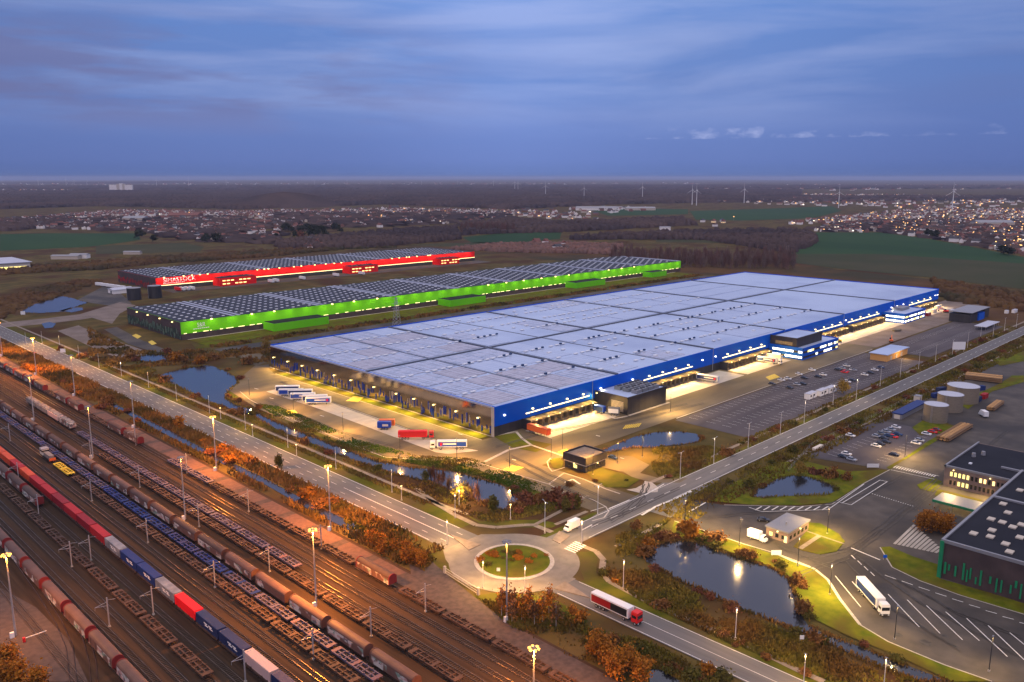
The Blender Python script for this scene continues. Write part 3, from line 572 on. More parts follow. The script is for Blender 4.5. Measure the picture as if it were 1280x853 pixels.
# the blue distribution warehouse
BX0, BX1, BY0, BY1, BH = 259.6, 852., 271.6, 478., 13.5
blue = thing('warehouse', 'vast blue warehouse with pale solar roof and reflective end wall', 'warehouse', (0,0,0))
MB().box(BX0, BX1, BY0, BY1, .05, 6.0).build('lower_wall', 'dark_clad', blue)
mb = MB(); mb.box(BX0+.02, BX1-.02, BY0-.15, BY1, 5.0, BH+1.0)
mb.build('front_wall', 'blue_clad', blue)
MB().box(BX0-.22, BX0+.03, BY0+1.6, BY1, 0.35, BH+.35).build('end_wall', 'mirror_clad', blue)
MB().box(BX0-.24, BX0+.05, BY0-.17, BY0+1.6, .1, BH+1.02).build('corner_panel', 'wall_cream', blue)
fins(blue, BX0-.2, BY0+2, BY1-1, .3, 8.2, 'blue_fin', 2.2, 3)
mb = MB(); r_ = random.Random(8)
for k in range(34):
    y = BY0+2+r_.random()*150; mb.box(BX0-.34, BX0-.24, y, y+.35, 2+r_.random()*3, 6+r_.random()*2)
mb.build('pale_slats', 'wall_cream', blue)
for (x0, x1) in ((BX0+.3, 353), (353,449.5), (449.5,543), (543,640), (640,742), (742,BX1-.6)):
    for (y0, y1) in ((BY0+.5, 374), (374, BY1-.6)):
        MB().rect(x0+1.1, x1-1.1, y0+(1.1 if y0 > 300 else 0), y1-(1.1 if y1 < 400 else 0), BH+(1.02 if x0 > 445 else 1.02)).build('roof_field', 'membrane', blue)
mb = MB()
for x in (353, 449.5, 543, 640, 742): mb.box(x-1.0, x+1.0, BY0+.2, BY1-.3, BH+.6, BH+1.55)
mb.box(BX0+.5, BX1-.5, 373, 375, BH+.6, BH+1.56)
mb.build('fire_wall', 'roof_edge', blue)
mb = MB()
for x in (306, 401): mb.box(x-.3, x+.3, BY0+.6, BY1-.8, BH+.6, BH+1.25)
mb.build('roof_gutter', 'roof_edge', blue)
mb = MB(); mb.box(BX0+.1, BX1-.1, BY1-.35, BY1+.05, BH+.2, BH+1.7); mb.box(BX1-.4, BX1+.02, BY0-.1, BY1, BH+.2, BH+1.6)
mb.build('parapet', 'blue_clad', blue)
mb = MB(); mb.box(BX0-.3, BX0+.4, BY0+1.6, BY1, BH+.38, BH+1.12); mb.build('roof_edging', 'roof_strip', blue)
pr = random.Random(21)
def pv_field(x0, x1, y0, y1, m, name='solar_array'):
    MB().box(x0, x1, y0, y1, BH+1.06, BH+1.32).build(name, m, blue)
ydiv = [(275,297),(301,320),(324,346),(350,371.5),(378,399),(403,424),(428,449),(453,474)]
for (x0, x1) in ((262,282),(284,304.5),(307.5,328),(330,350.5)):
    for (y0, y1) in ydiv:
        k = pr.random(); pv_field(x0, x1, y0, y1, 'pv_mauve' if k < .28 else ('pv_light' if k < .88 else 'pv_lighter'))
for (x0, x1) in ((356,376),(379,399.5),(403,424),(427,447),(452,496),(499,541)):
    for (y0, y1) in ydiv:
        k = pr.random()
        if k < (.75 if x0 < 400 else .35): pv_field(x0, x1, y0, y1, 'pv_light' if k < .16 else 'pv_lighter')
for (x0, x1) in ((548,594),(596,637),(645,738)):
    for (y0, y1) in ydiv[4:] if x0 > 640 else ydiv[2:]: pv_field(x0, x1, y0, y1, 'pv_lighter')
sk = []
for y in (298.6, 322, 348, 401, 426, 451):
    x = 265
    while x < 640:
        if pr.random() < .8 and all(abs(x-q) > 2.6 for q in (306,353,401,449.5,543,640)): sk.append((x+pr.random(), y+.4*pr.random(), BH+1.36, 3.1, 1.7, .45))
        x += 5.6
for y in (285, 336, 412, 463):
    x = 355
    while x < 545:
        if pr.random() < .55 and all(abs(x-q) > 2.6 for q in (401,449.5,543)): sk.append((x, y, BH+1.36, 2.6, 1.8, .45))
        x += 6.5
part_many('skylight', sk, 'skylight', blue)
part_many('smoke_vent', [(b[0]+2.4, b[1]-.9, b[2]+.3, 1.5, 1.0, 1.0) for b in sk[:170] if pr.random() < .42 and b[0] > 306], 'dkblue_paint', blue, 60)
# loading docks: every dock house is a part
proto_d = None
def docks(x0, x1, lit=True):
    global proto_d
    n = int((x1-x0)/4.4)
    for k in range(n):
        x = x0+2.2+k*(x1-x0)/n
        if proto_d is None:
            mb = MB(); mb.box(-2.0, 2.0, -5.2, 0, 4.2, 4.6, 1, 1); mb.box(-2.0, -1.65, -5.2, 0, .2, 4.2); mb.box(1.65, 2.0, -5.2, 0, .2, 4.2); mb.box(-1.65, 1.65, -.9, 0, .2, 4.2, 2)
            mb.box(-1.65, 1.65, -4.7, -.9, .2, 1.1, 0)
            o = proto_d = mb.build('dock_shelter', ['dock_dark','dock_top','chassis'], blue)
        else:
            o = proto_d.copy(); COL.objects.link(o); o.parent = blue
        o.location = (x, BY0-.02, 0)
    MB().box(x0-.4, x0, BY0-5.6, BY0, .2, 5.2).build('dock_end_wall', 'dark_clad', blue)
    mb = MB(); x = x0+2
    while x < x1-3:
        L_ = 1.2+pr.random()*3.2; mb.box(x, x+L_, BY0-.3, BY0-.16, 6.9, 7.45); x += L_+.5
    mb.build('sign_light', 'strip_light', blue)
DG = ((279,330),(375,428),(459,517),(583,640),(646,712),(775,836))
for i, (a, b) in enumerate(DG):
    docks(a, b)
    nl = 4
    for k in range(6):
        x = a+(k+.5)*(b-a)/6; MB().box(x-.3,x+.3,BY0-5.5,BY0-5.22,4.5,4.9).build('dock_lamp','lamp_warm',blue); spot('dock_light', (x,BY0-5.9,4.7), 14000 if i < 3 else 9000, WARM if i < 3 else (1,.60,.2), blue, (0,-1,-.55), 150, .8, .15)
    for k in range(nl):
        x = a+(k+.5)*(b-a)/nl; wall_lamp(blue, x, BY0-.15, 9.0, (0,-1), 3500, WARM if i < 3 else (1,.60,.2), r=.42)
for x in (266, 338, 366, 437, 452, 528, 575, 643, 735, 748, 762, 842, 848): wall_lamp(blue, x, BY0-.15, 9.6, (0,-1), 1500, WHITEL, 'lamp_white', r=.4)
for i, y in enumerate((474, 457, 440, 423, 405, 388, 366, 346, 331, 315, 298, 282)): wall_lamp(blue, BX0-.25, y, 7.4, (-1,0), 19000, WARM, 'lamp_warm', r=.36)
for px, py in ((542,500),(571,508),(640,535)): pass
# downpipes and section joints on the front
mb = MB()
for x in (331.5, 449.5, 543, 640, 742): mb.box(x-.12, x+.12, BY0-.35, BY0-.16, 1, BH+1)
mb.build('downpipe', 'steel_pole', blue)
# plant building in front
pb = thing('plant_building', 'black clad plant building with rooftop chillers in front of the blue facade', 'building', (0,0,0))
MB().box(333.4, 367.6, 249.6, 271.3, .05, 8.8).build('wall', 'dark_clad', pb)
MB().rect(334, 367, 250.2, 271, 8.83).build('roof', 'membrane', pb)
mb = MB(); mb.box(333.3,367.7,249.5,249.9,8.4,9.4); mb.box(333.3,333.7,249.5,271.3,8.4,9.4); mb.box(367.3,367.7,249.5,271.3,8.4,9.4); mb.build('parapet', 'dark_clad', pb)
for k in range(9): MB().box(333.2, 333.38, 252+.2, 260, 1.2+k*.62, 1.45+k*.62).build('louvre', 'skylight_warm', pb)
for i in range(3):
    for j in range(4):
        x, y = 346+j*5.2, 253.5+i*5.6
        o = MB().box(-2.1,2.1,-1.9,1.9,0,1.9).build('chiller', 'grey_paint' if (i+j) % 3 else 'gray_metal', pb); o.location = (x,y,8.84)
        mb = MB()
        for q in (-1,1): mb.tube((q,0,1.9),(q,0,2.3),.75,.75,10)
        mb.build('fan_cowl', 'dark_pole', o)
wall_lamp(pb, 333.35, 269.6, 8.2, (-1,0), 2600, (1,.8,.25), 'lamp_warm', .3)
# office blocks on the blue front
def office(label, x0, x1, y0, y1, h, upper=None, lit=.85, seed=4):
    r = random.Random(seed); t = thing('office_block', label, 'office building')
    MB().box(x0, x1, y0, y1, .05, h).build('wall', 'blue_office', t)
    MB().rect(x0+.5, x1-.5, y0+.5, y1, h+.02).build('roof', 'membrane', t)
    mb = MB(); mb.box(x0-.1,x1+.1,y0-.1,y0+.3,h-.3,h+.7); mb.box(x0-.1,x0+.3,y0-.1,y1,h-.3,h+.7); mb.box(x1-.3,x1+.1,y0-.1,y1,h-.3,h+.7); mb.build('parapet', 'blue_office', t)
    pw = None
    def win(loc, rz, m):
        nonlocal pw
        if pw is None: o = pw = MB().box(-1.35,1.35,-.08,.08,0,1.35).build('window', m, t)
        else:
            o = pw.copy(); COL.objects.link(o); o.parent = t; o.material_slots[0].link = 'OBJECT'; o.material_slots[0].material = M(m)
        o.location = loc; o.rotation_euler = (0,0,rz)
    for z in (1.2, 4.7):
        x = x0+2
        while x < x1-1.5: win((x, y0-.05, z), 0, ('win_white' if r.random() < .7 else 'win_yellow') if r.random() < lit-.25 else 'glass_dark'); x += 3.1
        y = y0+2
        while y < y1-1.5: win((x0-.05, y, z), math.pi/2, 'win_white' if r.random() < lit else 'glass_dark'); y += 3.1
    if upper:
        ux0, ux1, uy0, uy1, uh = upper
        MB().box(ux0, ux1, uy0, uy1, h+.04, uh).build('upper_storey', 'dark_clad', t); MB().rect(ux0+2, ux1-2, uy0+2, uy1-1, uh+.03).build('upper_roof', 'membrane', t)
        mb = MB(); mb.box(ux0-.1,ux1+.1,uy0-.1,uy0+.3,uh-.2,uh+1); mb.box(ux0-.1,ux0+.3,uy0-.1,uy1,uh-.2,uh+1); mb.build('upper_parapet', 'dark_clad', t)
        MB().box(ux0-.12, ux0-.02, uy0+3, uy1-4, h+1.2, h+3.4).build('upper_glazing', 'dock_top', t)
    return t
office('three storey blue office block with dark set back top floor', 520.8, 575, 246.5, 271.2, 7.6, (522, 560, 252, 271.2, 13.2), seed=5)
o2 = office('smaller blue office block with flat roof at far end of the blue front', 715.5, 762, 252, 271.2, 7.6, None, .95, 9)
mb = MB(); mb.box(735, 752, 262, 270, 7.65, 10); mb.build('roof_plant', 'gray_metal', o2)
# green warehouse
GX0, GX1, GY0, GY1, GH = 258., 918.5, 608.6, 712., 13.0
gr = thing('warehouse', 'long green and black warehouse with dark solar roof', 'warehouse')
MB().box(GX0, GX1, GY0, GY1, .05, 5.2).build('lower_wall', 'brown_clad', gr)
MB().box(GX0+.03, GX1, GY0-.2, GY1, 4.6, GH+.6).build('front_wall', 'green_clad', gr)
MB().box(GX0-.1, GX0+.1, GY0+.1, GY1, .1, GH+.62).build('end_wall', 'brown_clad', gr)
fins(gr, GX0-.1, GY0+1, GY1-1, .3, 8.4, 'green_dark_fin', 1.0, 31, 'cladding_slats', 1.0); fins(gr, GX0-.22, GY0+1, GY1-1, .3, 8.8, 'green_fin', 2.3, 32, 'pale_slats')
MB().rect(GX0+.4, GX1-.4, GY0+.4, GY1-.4, GH+.64).build('roof', 'roof_dark', gr)
MB().rect(GX0+.3, GX1, GY0-.3, GY0-.22, 4.5).build('soffit', 'cream_paint', gr)
sk = []; x = GX0+5
strips = [303+i*76.5 for i in range(9)]
for i in range(int((GX1-GX0-8)/7.7)):
    for j in range(11):
        x = GX0+6+i*7.7; y = GY0+6+j*9.2+(i % 2)*4.6
        if y < GY1-3 and all(abs(x-q) > 6 for q in strips): sk.append((x, y, GH+.78, 2.0, 1.8, .35))
part_many('skylight', sk, 'skylight', gr)
for q in strips:
    for q0, q1 in ((q-3.8,q-1.2),(q+1.2,q+3.8)): MB().box(q0, q1, GY0+.6, GY1-.6, GH+.66, GH+.9).build('fire_strip', 'roof_strip', gr)
for q0, q1 in zip([GX0-4]+strips, strips+[GX1+4]):
    MB().box(q0+5, q1-5, GY0+2, GY1-2, GH+.65, GH+.75).build('solar_array', 'pv_dark', gr)
for (x0, x1, y0, h) in ((325,375.5,591.5,6.2),(508,553.5,590,6.2),(692,743,592.5,6.2),(836,866,594,6.2)):
    o = MB().box(x0, x1, y0, GY0-.25, .05, h).build('office_annexe', 'green_clad', gr)
    MB().rect(x0+.5, x1-.5, y0+.5, GY0-.3, h+.02).build('annexe_roof', 'roof_dark', o)
for px, py in ((250,396),(287,387),(320,385),(415,381),(444,378),(471,374),(611,357),(632,354),(651,351),(671,348),(690,346),(707,344),(758,338),(774,336),(789,334)):
    x = G(px, py, GH)[0]; wall_lamp(gr, x, GY0-.25, GH+.5, (0,-1), 0, WARM, 'lamp_warm', .6)
x = GX0+8
while x < GX1:
    spot('added_facade_light', (x, GY0-7, GH+1.0), 1500, (1,.88,.48), gr, (0,.9,-1), 160, .9, .12); MB().box(x-.06,x+.06,GY0-7,GY0,GH+1.1,GH+1.2).build('added_lamp_arm','gray_metal',gr); x += 16.5  # added spots on made-up arms, to brighten the green front evenly
for i, y in enumerate((622,645,668,690)): wall_lamp(gr, GX0-.1, y, GH-.6, (-1,0), 3000 if i > 2 else 900, WARM, 'lamp_warm', .45)
text('S&R', 4.6, (270.5, GY0-.32, 8.6), 'letter_white', gr, FRONT, sx=.85); 
mb = MB()
for k in range(8): mb.box(267.5+k*1.6, 268.7+k*1.6, GY0-.3, GY0-.22, 7.1, 7.7)
mb.build('sign_underline', 'letter_white', gr)
mb = MB(); r_ = random.Random(3); x = GX0+2
while x < GX1-5:
    L_ = 1+r_.random()*5; mb.box(x, x+L_, GY0-.34, GY0-.21, 4.62, 4.95); x += L_+1+r_.random()*7
mb.build('soffit_light', 'strip_light', gr, kind='stuff')
# red warehouse
RX0, RX1, RY0, RY1, RH = 360., 826., 904., 1012., 12.6
rd = thing('warehouse', 'far red warehouse with dark roof, lamps all along its front', 'warehouse')
MB().box(RX0, RX1, RY0, RY1, .05, 5).build('lower_wall', 'dark_clad', rd)
MB().box(RX0+.03, RX1, RY0-.2, RY1, 4.5, RH+.6).build('front_wall', 'red_clad', rd)
MB().box(RX0-.1, RX0+.1, RY0+.1, RY1, .1, RH+.62).build('end_wall', 'brown_clad', rd)
fins(rd, RX0-.1, RY0+1, RY1-1, .3, 8, 'red_fin', 1.8, 41)
MB().rect(RX0+.4, RX1-.4, RY0+.4, RY1-.4, RH+.64).build('roof', 'roof_dark', rd)
sk = []
strips = [410+i*84 for i in range(5)]
for i in range(int((RX1-RX0-8)/8.5)):
    for j in range(11):
        x = RX0+6+i*8.5; y = RY0+6+j*9.4+(i % 2)*4.7
        if y < RY1-3 and all(abs(x-q) > 6 for q in strips): sk.append((x, y, RH+.78, 2.0, 1.8, .35))
part_many('skylight', sk, 'skylight', rd)
for q in strips:
    for q0, q1 in ((q-3.2,q-1),(q+1,q+3.2)): MB().box(q0, q1, RY0+.6, RY1-.6, RH+.66, RH+.9).build('fire_strip', 'roof_strip', rd)
for q0, q1 in zip([RX0-4]+strips, strips+[RX1+4]):
    MB().box(q0+5, q1-5, RY0+2, RY1-2, RH+.65, RH+.75).build('solar_array', 'pv_dark', rd)
for px, py in ((210,349),(235,347),(245,346),(254,345),(263,344),(327,339),(334,338),(342,338),(357,337),(372,335),(380,334),(400,333),(415,332),(425,331),(432,330),(448,329),(490,324),(497,323),(504,322),(510,322),(518,321),(533,320),(538,320)):
    x = G(px, py, RH)[0]; wall_lamp(rd, x, RY0-.25, RH+.7, (0,-1), 0, WARM, 'lamp_warm', .65)
x = RX0+6
while x < RX1:
    spot('added_facade_light', (x, RY0-7, RH+1.2), 3000, (1,.84,.6), rd, (0,.9,-1), 160, .9, .12); MB().box(x-.06,x+.06,RY0-7,RY0,RH+1.3,RH+1.4).build('added_lamp_arm','gray_metal',rd); x += 16.5  # made-up spots and arms added so the red front reads evenly lit
MB().box(RX0+.2, RX1-.2, RY0-.6, RY0-.22, 4.55, 5.05).build('soffit_light', 'strip_light', rd)
text('SIMASTOCK', 6.4, (368, RY0-.3, 8.0), 'letter_white', rd, FRONT, sx=1.05)
mb = MB()
for k in range(14): mb.box(368+k*1.7, 369.2+k*1.7, RY0-.3, RY0-.21, 6.4, 7.2)
mb.build('sign_underline', 'letter_white', rd)
for (x0, x1, y0, h) in ((424,468,886,9.2),(597,640,886,9.2),(746,782,888,9.2)):
    o = MB().box(x0, x1, y0, RY0-.25, .05, h).build('office_annexe', 'red_clad', rd)
    MB().rect(x0+.5, x1-.5, y0+.5, RY0-.3, h+.02).build('annexe_roof', 'roof_dark', o)
    pw = MB()
    for z in (2, 5.6):
        for k in range(7):
            if (k*5+int(z)) % 4: pw.box(x0+3+k*5, x0+6.6+k*5, y0-.1, y0-.02, z, z+1.1)
    pw.build('window', 'win_warm', o)
# sprinkler tanks
def tank(label, x, y, r, h, m, top, group=None, name='sprinkler_tank'):
    t = thing(name, label, 'tank', (x,y,0), 0, group)
    mb = MB(); n = 40
    mb.add([(r*math.cos(2*math.pi*i/n), r*math.sin(2*math.pi*i/n), zz) for zz in (.05,h) for i in range(n)], [(i,(i+1)%n,n+(i+1)%n,n+i) for i in range(n)]); mb.build('shell', m, t, True)
    mb = MB(); mb.add([(r*1.01*math.cos(2*math.pi*i/n), r*1.01*math.sin(2*math.pi*i/n), h) for i in range(n)]+[(0,0,h+r*.10)], [(i,(i+1)%n,n) for i in range(n)]); mb.build('roof', top, t, True)
    mb = MB()
    for i in range(n):
        a, b = 2*math.pi*i/n, 2*math.pi*(i+1)/n
        mb.tube((r*1.01*math.cos(a),r*1.01*math.sin(a),h+.05),(r*1.01*math.cos(b),r*1.01*math.sin(b),h+.05),.12,.12,4)
    mb.build('rim', 'gray_metal', t)
    mb = MB(); mb.tube((-r-.3,-.3,0),(-r-.3,-.3,h+.8),.05); mb.tube((-r-.3,.3,0),(-r-.3,.3,h+.8),.05)
    for k in range(int(h/.5)): mb.tube((-r-.3,-.3,.5+k*.5),(-r-.3,.3,.5+k*.5),.03)
    mb.build('ladder', 'steel_pole', t)
    return t
tank('black round tank between the green and red warehouses, nearer the triangular pond', 316, 850, 6.6, 12, 'dark_clad', 'gray_metal')
tank('black round tank beside the corner of the red front wall', 336, 848, 6.6, 12.5, 'dark_clad', 'gray_metal')
tank('pale metal silo nearest the staff car park, smallest of the three', 434.5, 134.3, 5.6, 8.8, 'silo_metal', 'silo_top', None, 'silo')
tank('pale metal silo in the middle of the row of three', 461.0, 136, 6.2, 8.8, 'silo_metal', 'silo_top', None, 'silo')
tank('pale metal silo farthest along the row, widest of the three', 484.5, 137, 7.9, 9.0, 'silo_metal', 'silo_top', None, 'silo')
# gatehouse of the blue yard
t = thing('gatehouse', 'two tone dark gatehouse with bright band at the lit yard entrance', 'gatehouse')
MB().box(252.6, 265.5, 209.6, 221.2, .05, 2.9).build('ground_storey', 'dark_clad', t); MB().box(252.5, 265.6, 209.5, 221.3, 2.9, 3.5).build('light_band', 'cream_paint', t)
MB().box(252.0, 266, 209.0, 221.7, 3.5, 6.0).build('upper_storey', 'dark_clad', t); MB().rect(253, 265, 210, 220.8, 6.03).build('roof', 'path', t)
mb = MB(); mb.box(252,266,209,209.5,5.9,6.6); mb.box(252,252.5,209.5,221.7,5.9,6.6); mb.box(265.5,266,209.5,221.7,5.9,6.6); mb.box(252.5,265.5,221.2,221.7,5.9,6.6); mb.build('parapet', 'dark_clad', t)
for k in range(4): o = MB().box(-.9,.9,-.06,.06,0,1.4).build('window', 'glass_dark', t); o.location = (254.8+k*2.8, 209.55, 1.0)
for k in range(3): o = MB().box(-.06,.06,-.9,.9,0,1.4).build('window', 'win_yellow' if k == 1 else 'glass_dark', t); o.location = (252.55, 212+k*3.2, 1.0)
wall_lamp(t, 252, 215, 3.2, (-1,0), 1800, WARM, 'lamp_warm', .22); wall_lamp(t, 259, 209, 3.2, (0,-1), 1500, WARM, 'lamp_warm', .22)
# orange timber building in the car park
t = thing('site_building', 'low building with orange plywood walls and grey roof by the car park', 'building')
MB().box(556, 592, 205, 216, .1, 4.6).build('wall', 'ply', t); MB().box(555, 593, 204.2, 216.8, 4.6, 5.0).build('roof', 'membrane', t)
for k in range(3): o = MB().box(-1.6,1.6,-.08,.08,0,3).build('door', 'wall_cream', t); o.location = (563+k*9, 204.95, .2)
point('lamp_light', (574, 199, 4.5), 2600, WARM, t, .3)
# dark and blue building at the far end of the car park
t = thing('workshop', 'black and blue workshop building at far end of the car park', 'building')
MB().box(757, 776, 214.5, 231, .05, 7).build('wall', 'dark_clad', t); MB().box(776, 792, 213.5, 229, .05, 6).build('side_wall', 'blue_office', t); MB().box(792, 806, 214, 230, .05, 8.5).build('rear_wall', 'dark_clad', t)
MB().box(756.6, 806, 213.3, 231.2, 8.5, 8.8).build('roof', 'gray_metal', t)
t = thing('bicycle_shelter', 'long shelter with pale blue roof beyond the far car park', 'shelter')
MB().box(728, 764, 194, 203, 2.8, 3.1).build('roof', 'silo_top', t)
for k in range(7):
    for y in (194.6, 202.4): MB().tube((729+k*5.6,y,.1),(729+k*5.6,y,2.8),.09).build('post', 'steel_pole', t)
# big hall, brick office and their yard at the right edge
t = thing('warehouse', 'dark roofed industrial hall with green fins at right edge', 'warehouse')
MB().box(259, 345, -30, 74.6, .05, 11.6).build('wall', 'brown_clad', t)
MB().rect(259.5, 344.5, -30, 74.2, 12.02).build('roof', 'roof_dark', t)
mb = MB(); mb.box(258.8,345.2,74.0,74.8,11.5,12.5); mb.box(258.8,259.5,-30,74,11.5,12.5); mb.box(308,309.2,-30,74,12.03,12.6); mb.build('parapet', 'gray_metal', t)
fins(t, 258.9, 40, 74, .4, 8.5, 'hall_green', 1.7, 55)
MB().box(258.4, 259, 73.8, 74.9, .1, 12).build('corner_pillar', 'hall_green', t)
sk = [(x, y, 12.05, 2.6, 2.0, .4) for x, y in [G(px, py, 12.2) for px, py in ((1217,667),(1238,671),(1257,680),(1253,653),(1239,649),(1266,659),(1254,630),(1260,641),(1275,672),(1277,656),(1275,613),(1262,690),(1240,663))]]
part_many('skylight', sk, 'skylight_warm', t)
t = thing('office_building', 'two storey brown brick office with rows of lit windows', 'office building')
MB().box(342.4, 384, 60, 100.4, .05, 8).build('wall', 'brick', t); MB().rect(342.9, 383.5, 60, 100, 8.02).build('roof', 'roof_dark', t)
mb = MB(); mb.box(342.2,342.9,60,100.6,7.8,8.6); mb.box(342.2,384.2,100,100.6,7.8,8.6); mb.build('parapet', 'gray_metal', t)
pw = None; r_ = random.Random(2)
for z in (1.2, 4.6):
    for k in range(13):
        m_ = ('win_yellow' if k < 5 else ('win_warm' if r_.random() < .35 else 'glass_dark')) if r_.random() < .85 else 'glass_dark'
        if pw is None: o = pw = MB().box(-.06,.06,-.42,.42,0,1.7).build('window', m_, t)
        else: o = pw.copy(); COL.objects.link(o); o.parent = t; o.material_slots[0].link = 'OBJECT'; o.material_slots[0].material = M(m_)
        o.location = (342.38, 97.8-k*1.5, z)
for y in (97, 84, 70): wall_lamp(t, 342.3, y, 7.3, (-1,0), 12000, (1,.64,.24), 'lamp_warm', .2)
for px, py in ((1229,569),(1217,571)):
    x, y = G(px, py, 8); MB().tube((x,y,8),(x,y,9.6),.9,.7,12).build('roof_vent', 'gray_metal', t)
x, y = G(1213,580,8); MB().box(x-.8,x+.8,y-.5,y+.5,8.03,8.4).build('skylight', 'skylight', t)
MB().box(355,356,65,84,8.1,8.8).build('cable_duct', 'gray_metal', t)
t = thing('canopy', 'low grey canopy with green edge between the hall and brick office', 'canopy'); a_, b_ = G(1166,634), G(1209,650)
MB().box(a_[0]-1, a_[0]+9, b_[1]-6, a_[1], 3.0, 3.3).build('roof', 'gray_metal', t); MB().box(a_[0]-1.25, a_[0]-1, b_[1]-6, a_[1], 2.5, 3.4).build('fascia', 'hall_green', t)
for y in (b_[1]-5.6, (a_[1]+b_[1])/2, a_[1]-.4):
    for x in (a_[0]-.6, a_[0]+8.6): MB().tube((x,y,.1),(x,y,3.0),.12).build('post', 'steel_pole', t)
# second gatehouse
t = thing('gatehouse', 'small flat roofed gatehouse on its own lit lawn island', 'gatehouse')
g0, g1, g2 = G(960,672), G(990,680), G(1008,663); ang = math.atan2(g2[1]-g1[1], g2[0]-g1[0])
MB().box(248.6, 263.4, 118.4, 126.4, .05, 3.6).build('wall', 'brick', t); MB().box(248.2, 263.8, 118, 126.8, 3.6, 4.1).build('roof', 'gray_metal', t)
for k in range(3): o = MB().box(-.06,.06,-.55,.55,0,1.3).build('window', 'win_yellow' if k == 0 else 'glass_dark', t); o.location = (248.55, 124.6-k*2.2, 1.)
o = MB().box(-.06,.06,-.5,.5,0,2.2).build('door', 'win_warm', t); o.location = (248.55, 119.3, .1)
for k in range(5): o = MB().box(-.7,.7,-.06,.06,0,1.2).build('window', 'glass_dark', t); o.location = (250.4+k*2.8, 118.35, 1.1)
mb = MB(); mb.tube((252,123,4.1),(252,123,6.5),.05); mb.tube((254,122,4.1),(254,122,5.2),.3,.3,8); mb.build('roof_aerial', 'steel_pole', t)
wall_lamp(t, 256, 118.3, 3.3, (0,-1), 700, WARM, 'lamp_warm', .2); wall_lamp(t, 248.5, 122, 3.4, (-1,0), 500, WARM, 'lamp_warm', .2)
struct(MB().prism(GP([(980,654),(1003,654),(1025,655),(1048,668),(1056,678),(1046,690),(1025,694),(1000,688),(992,684),(1008,665)]), .05, Z4+.08).build('lawn', 'lawn'))
mb = MB(); mb.strip(GP([(1000,687),(1024,671)]), 1.6, Z4+.12); mb.strip(GP([(1008,665),(1055,681)]), .8, Z4+.13)
struct(mb.build('path', 'path'))
# low buildings far left
t = thing('depot', 'long low depot with lit ground floor at left edge beyond the fields', 'building')
x, y = G(0,337); MB().box(258, 330, 1240, 1330, .1, 9).build('wall', 'cream_paint', t); MB().box(256, 332, 1238, 1332, 9, 9.8).build('roof', 'silo_top', t)
for k in range(12): o = MB().box(-2.2,2.2,-.1,.1,0,3).build('window', 'win_yellow', t); o.location = (262+k*5.6, 1239.9, 1.5)
for k in range(12): o = MB().box(-.1,.1,-2.4,2.4,0,3).build('window', 'win_yellow' if k % 3 else 'win_white', t); o.location = (257.9, 1244+k*6.5, 1.5)
t = thing('shed', 'small white shed with shallow roof beside the triangular pond', 'shed')
MB().box(316, 336, 905, 921, .1, 4.4).build('wall', 'wall_white', t); MB().profy([(904,4.4),(922,4.4),(913,6)], 315, 337).build('roof', 'silo_top', t)
o = MB().box(-.1,.1,-2,2,0,3).build('door', 'grey_paint', t); o.location = (315.9, 912, .1)
for i, (px, py, w, d, h) in enumerate(((310,489,14,8,4),)): pass
for i, (px, py, L_, lab) in enumerate(((95,327,60,'grey sheds'),)): pass
# ------------------------------------------------------------------ rail yard
MASTP = 140000
def track(x, v0, v1, label, sl=True):
    t = thing('railway_track', label, 'railway track', (x, v0, 0))
    for s in (-.75, .75): MB().box(s-.06, s+.06, 0, v1-v0, Z2+.14, Z2+.30).build('rail', 'rail_steel', t)
    if sl:
        mb = MB(); y = 0
        while y < min(v1, 470)-v0: mb.box(-1.25, 1.25, y, y+.28, Z1, Z2+.12); y += .85
        mb.build('sleepers', 'sleeper', t, kind='stuff')
    return t
TRK = [(54.5,'railway track left of the lowest brown wagon train, nearest the curved siding'), (63,'railway track under the lowest train of covered brown wagons'), (67.7,'empty railway track just right of the lowest covered wagon train'), (72.3,'empty railway track just left of the rusty flat wagons beside the container train'),
 (77,'railway track carrying rusty flat wagons left of the container train'), (81.8,'railway track carrying the short dark covered wagons left of the red containers'), (87,'railway track under the red and navy container train'), (91.7,'empty railway track just right of the container train'), (96.2,'empty railway track just left of the yellow flat wagon'),
 (100.9,'railway track carrying the yellow flat wagon and the shunter'), (105.2,'railway track under the blue flat wagons'), (109.6,'railway track under the long graffiti covered brown train'), (118.8,'railway track under the brown flat wagons right of the tall floodlight masts'), (123,'railway track under the purple flat wagons'),
 (127.6,'empty railway track just right of the purple flat wagons'), (132.2,'empty railway track just left of the train at the platform'), (136.9,'railway track along the platform under the last train')]
for x, l in TRK: track(x, 60, 1100, l)
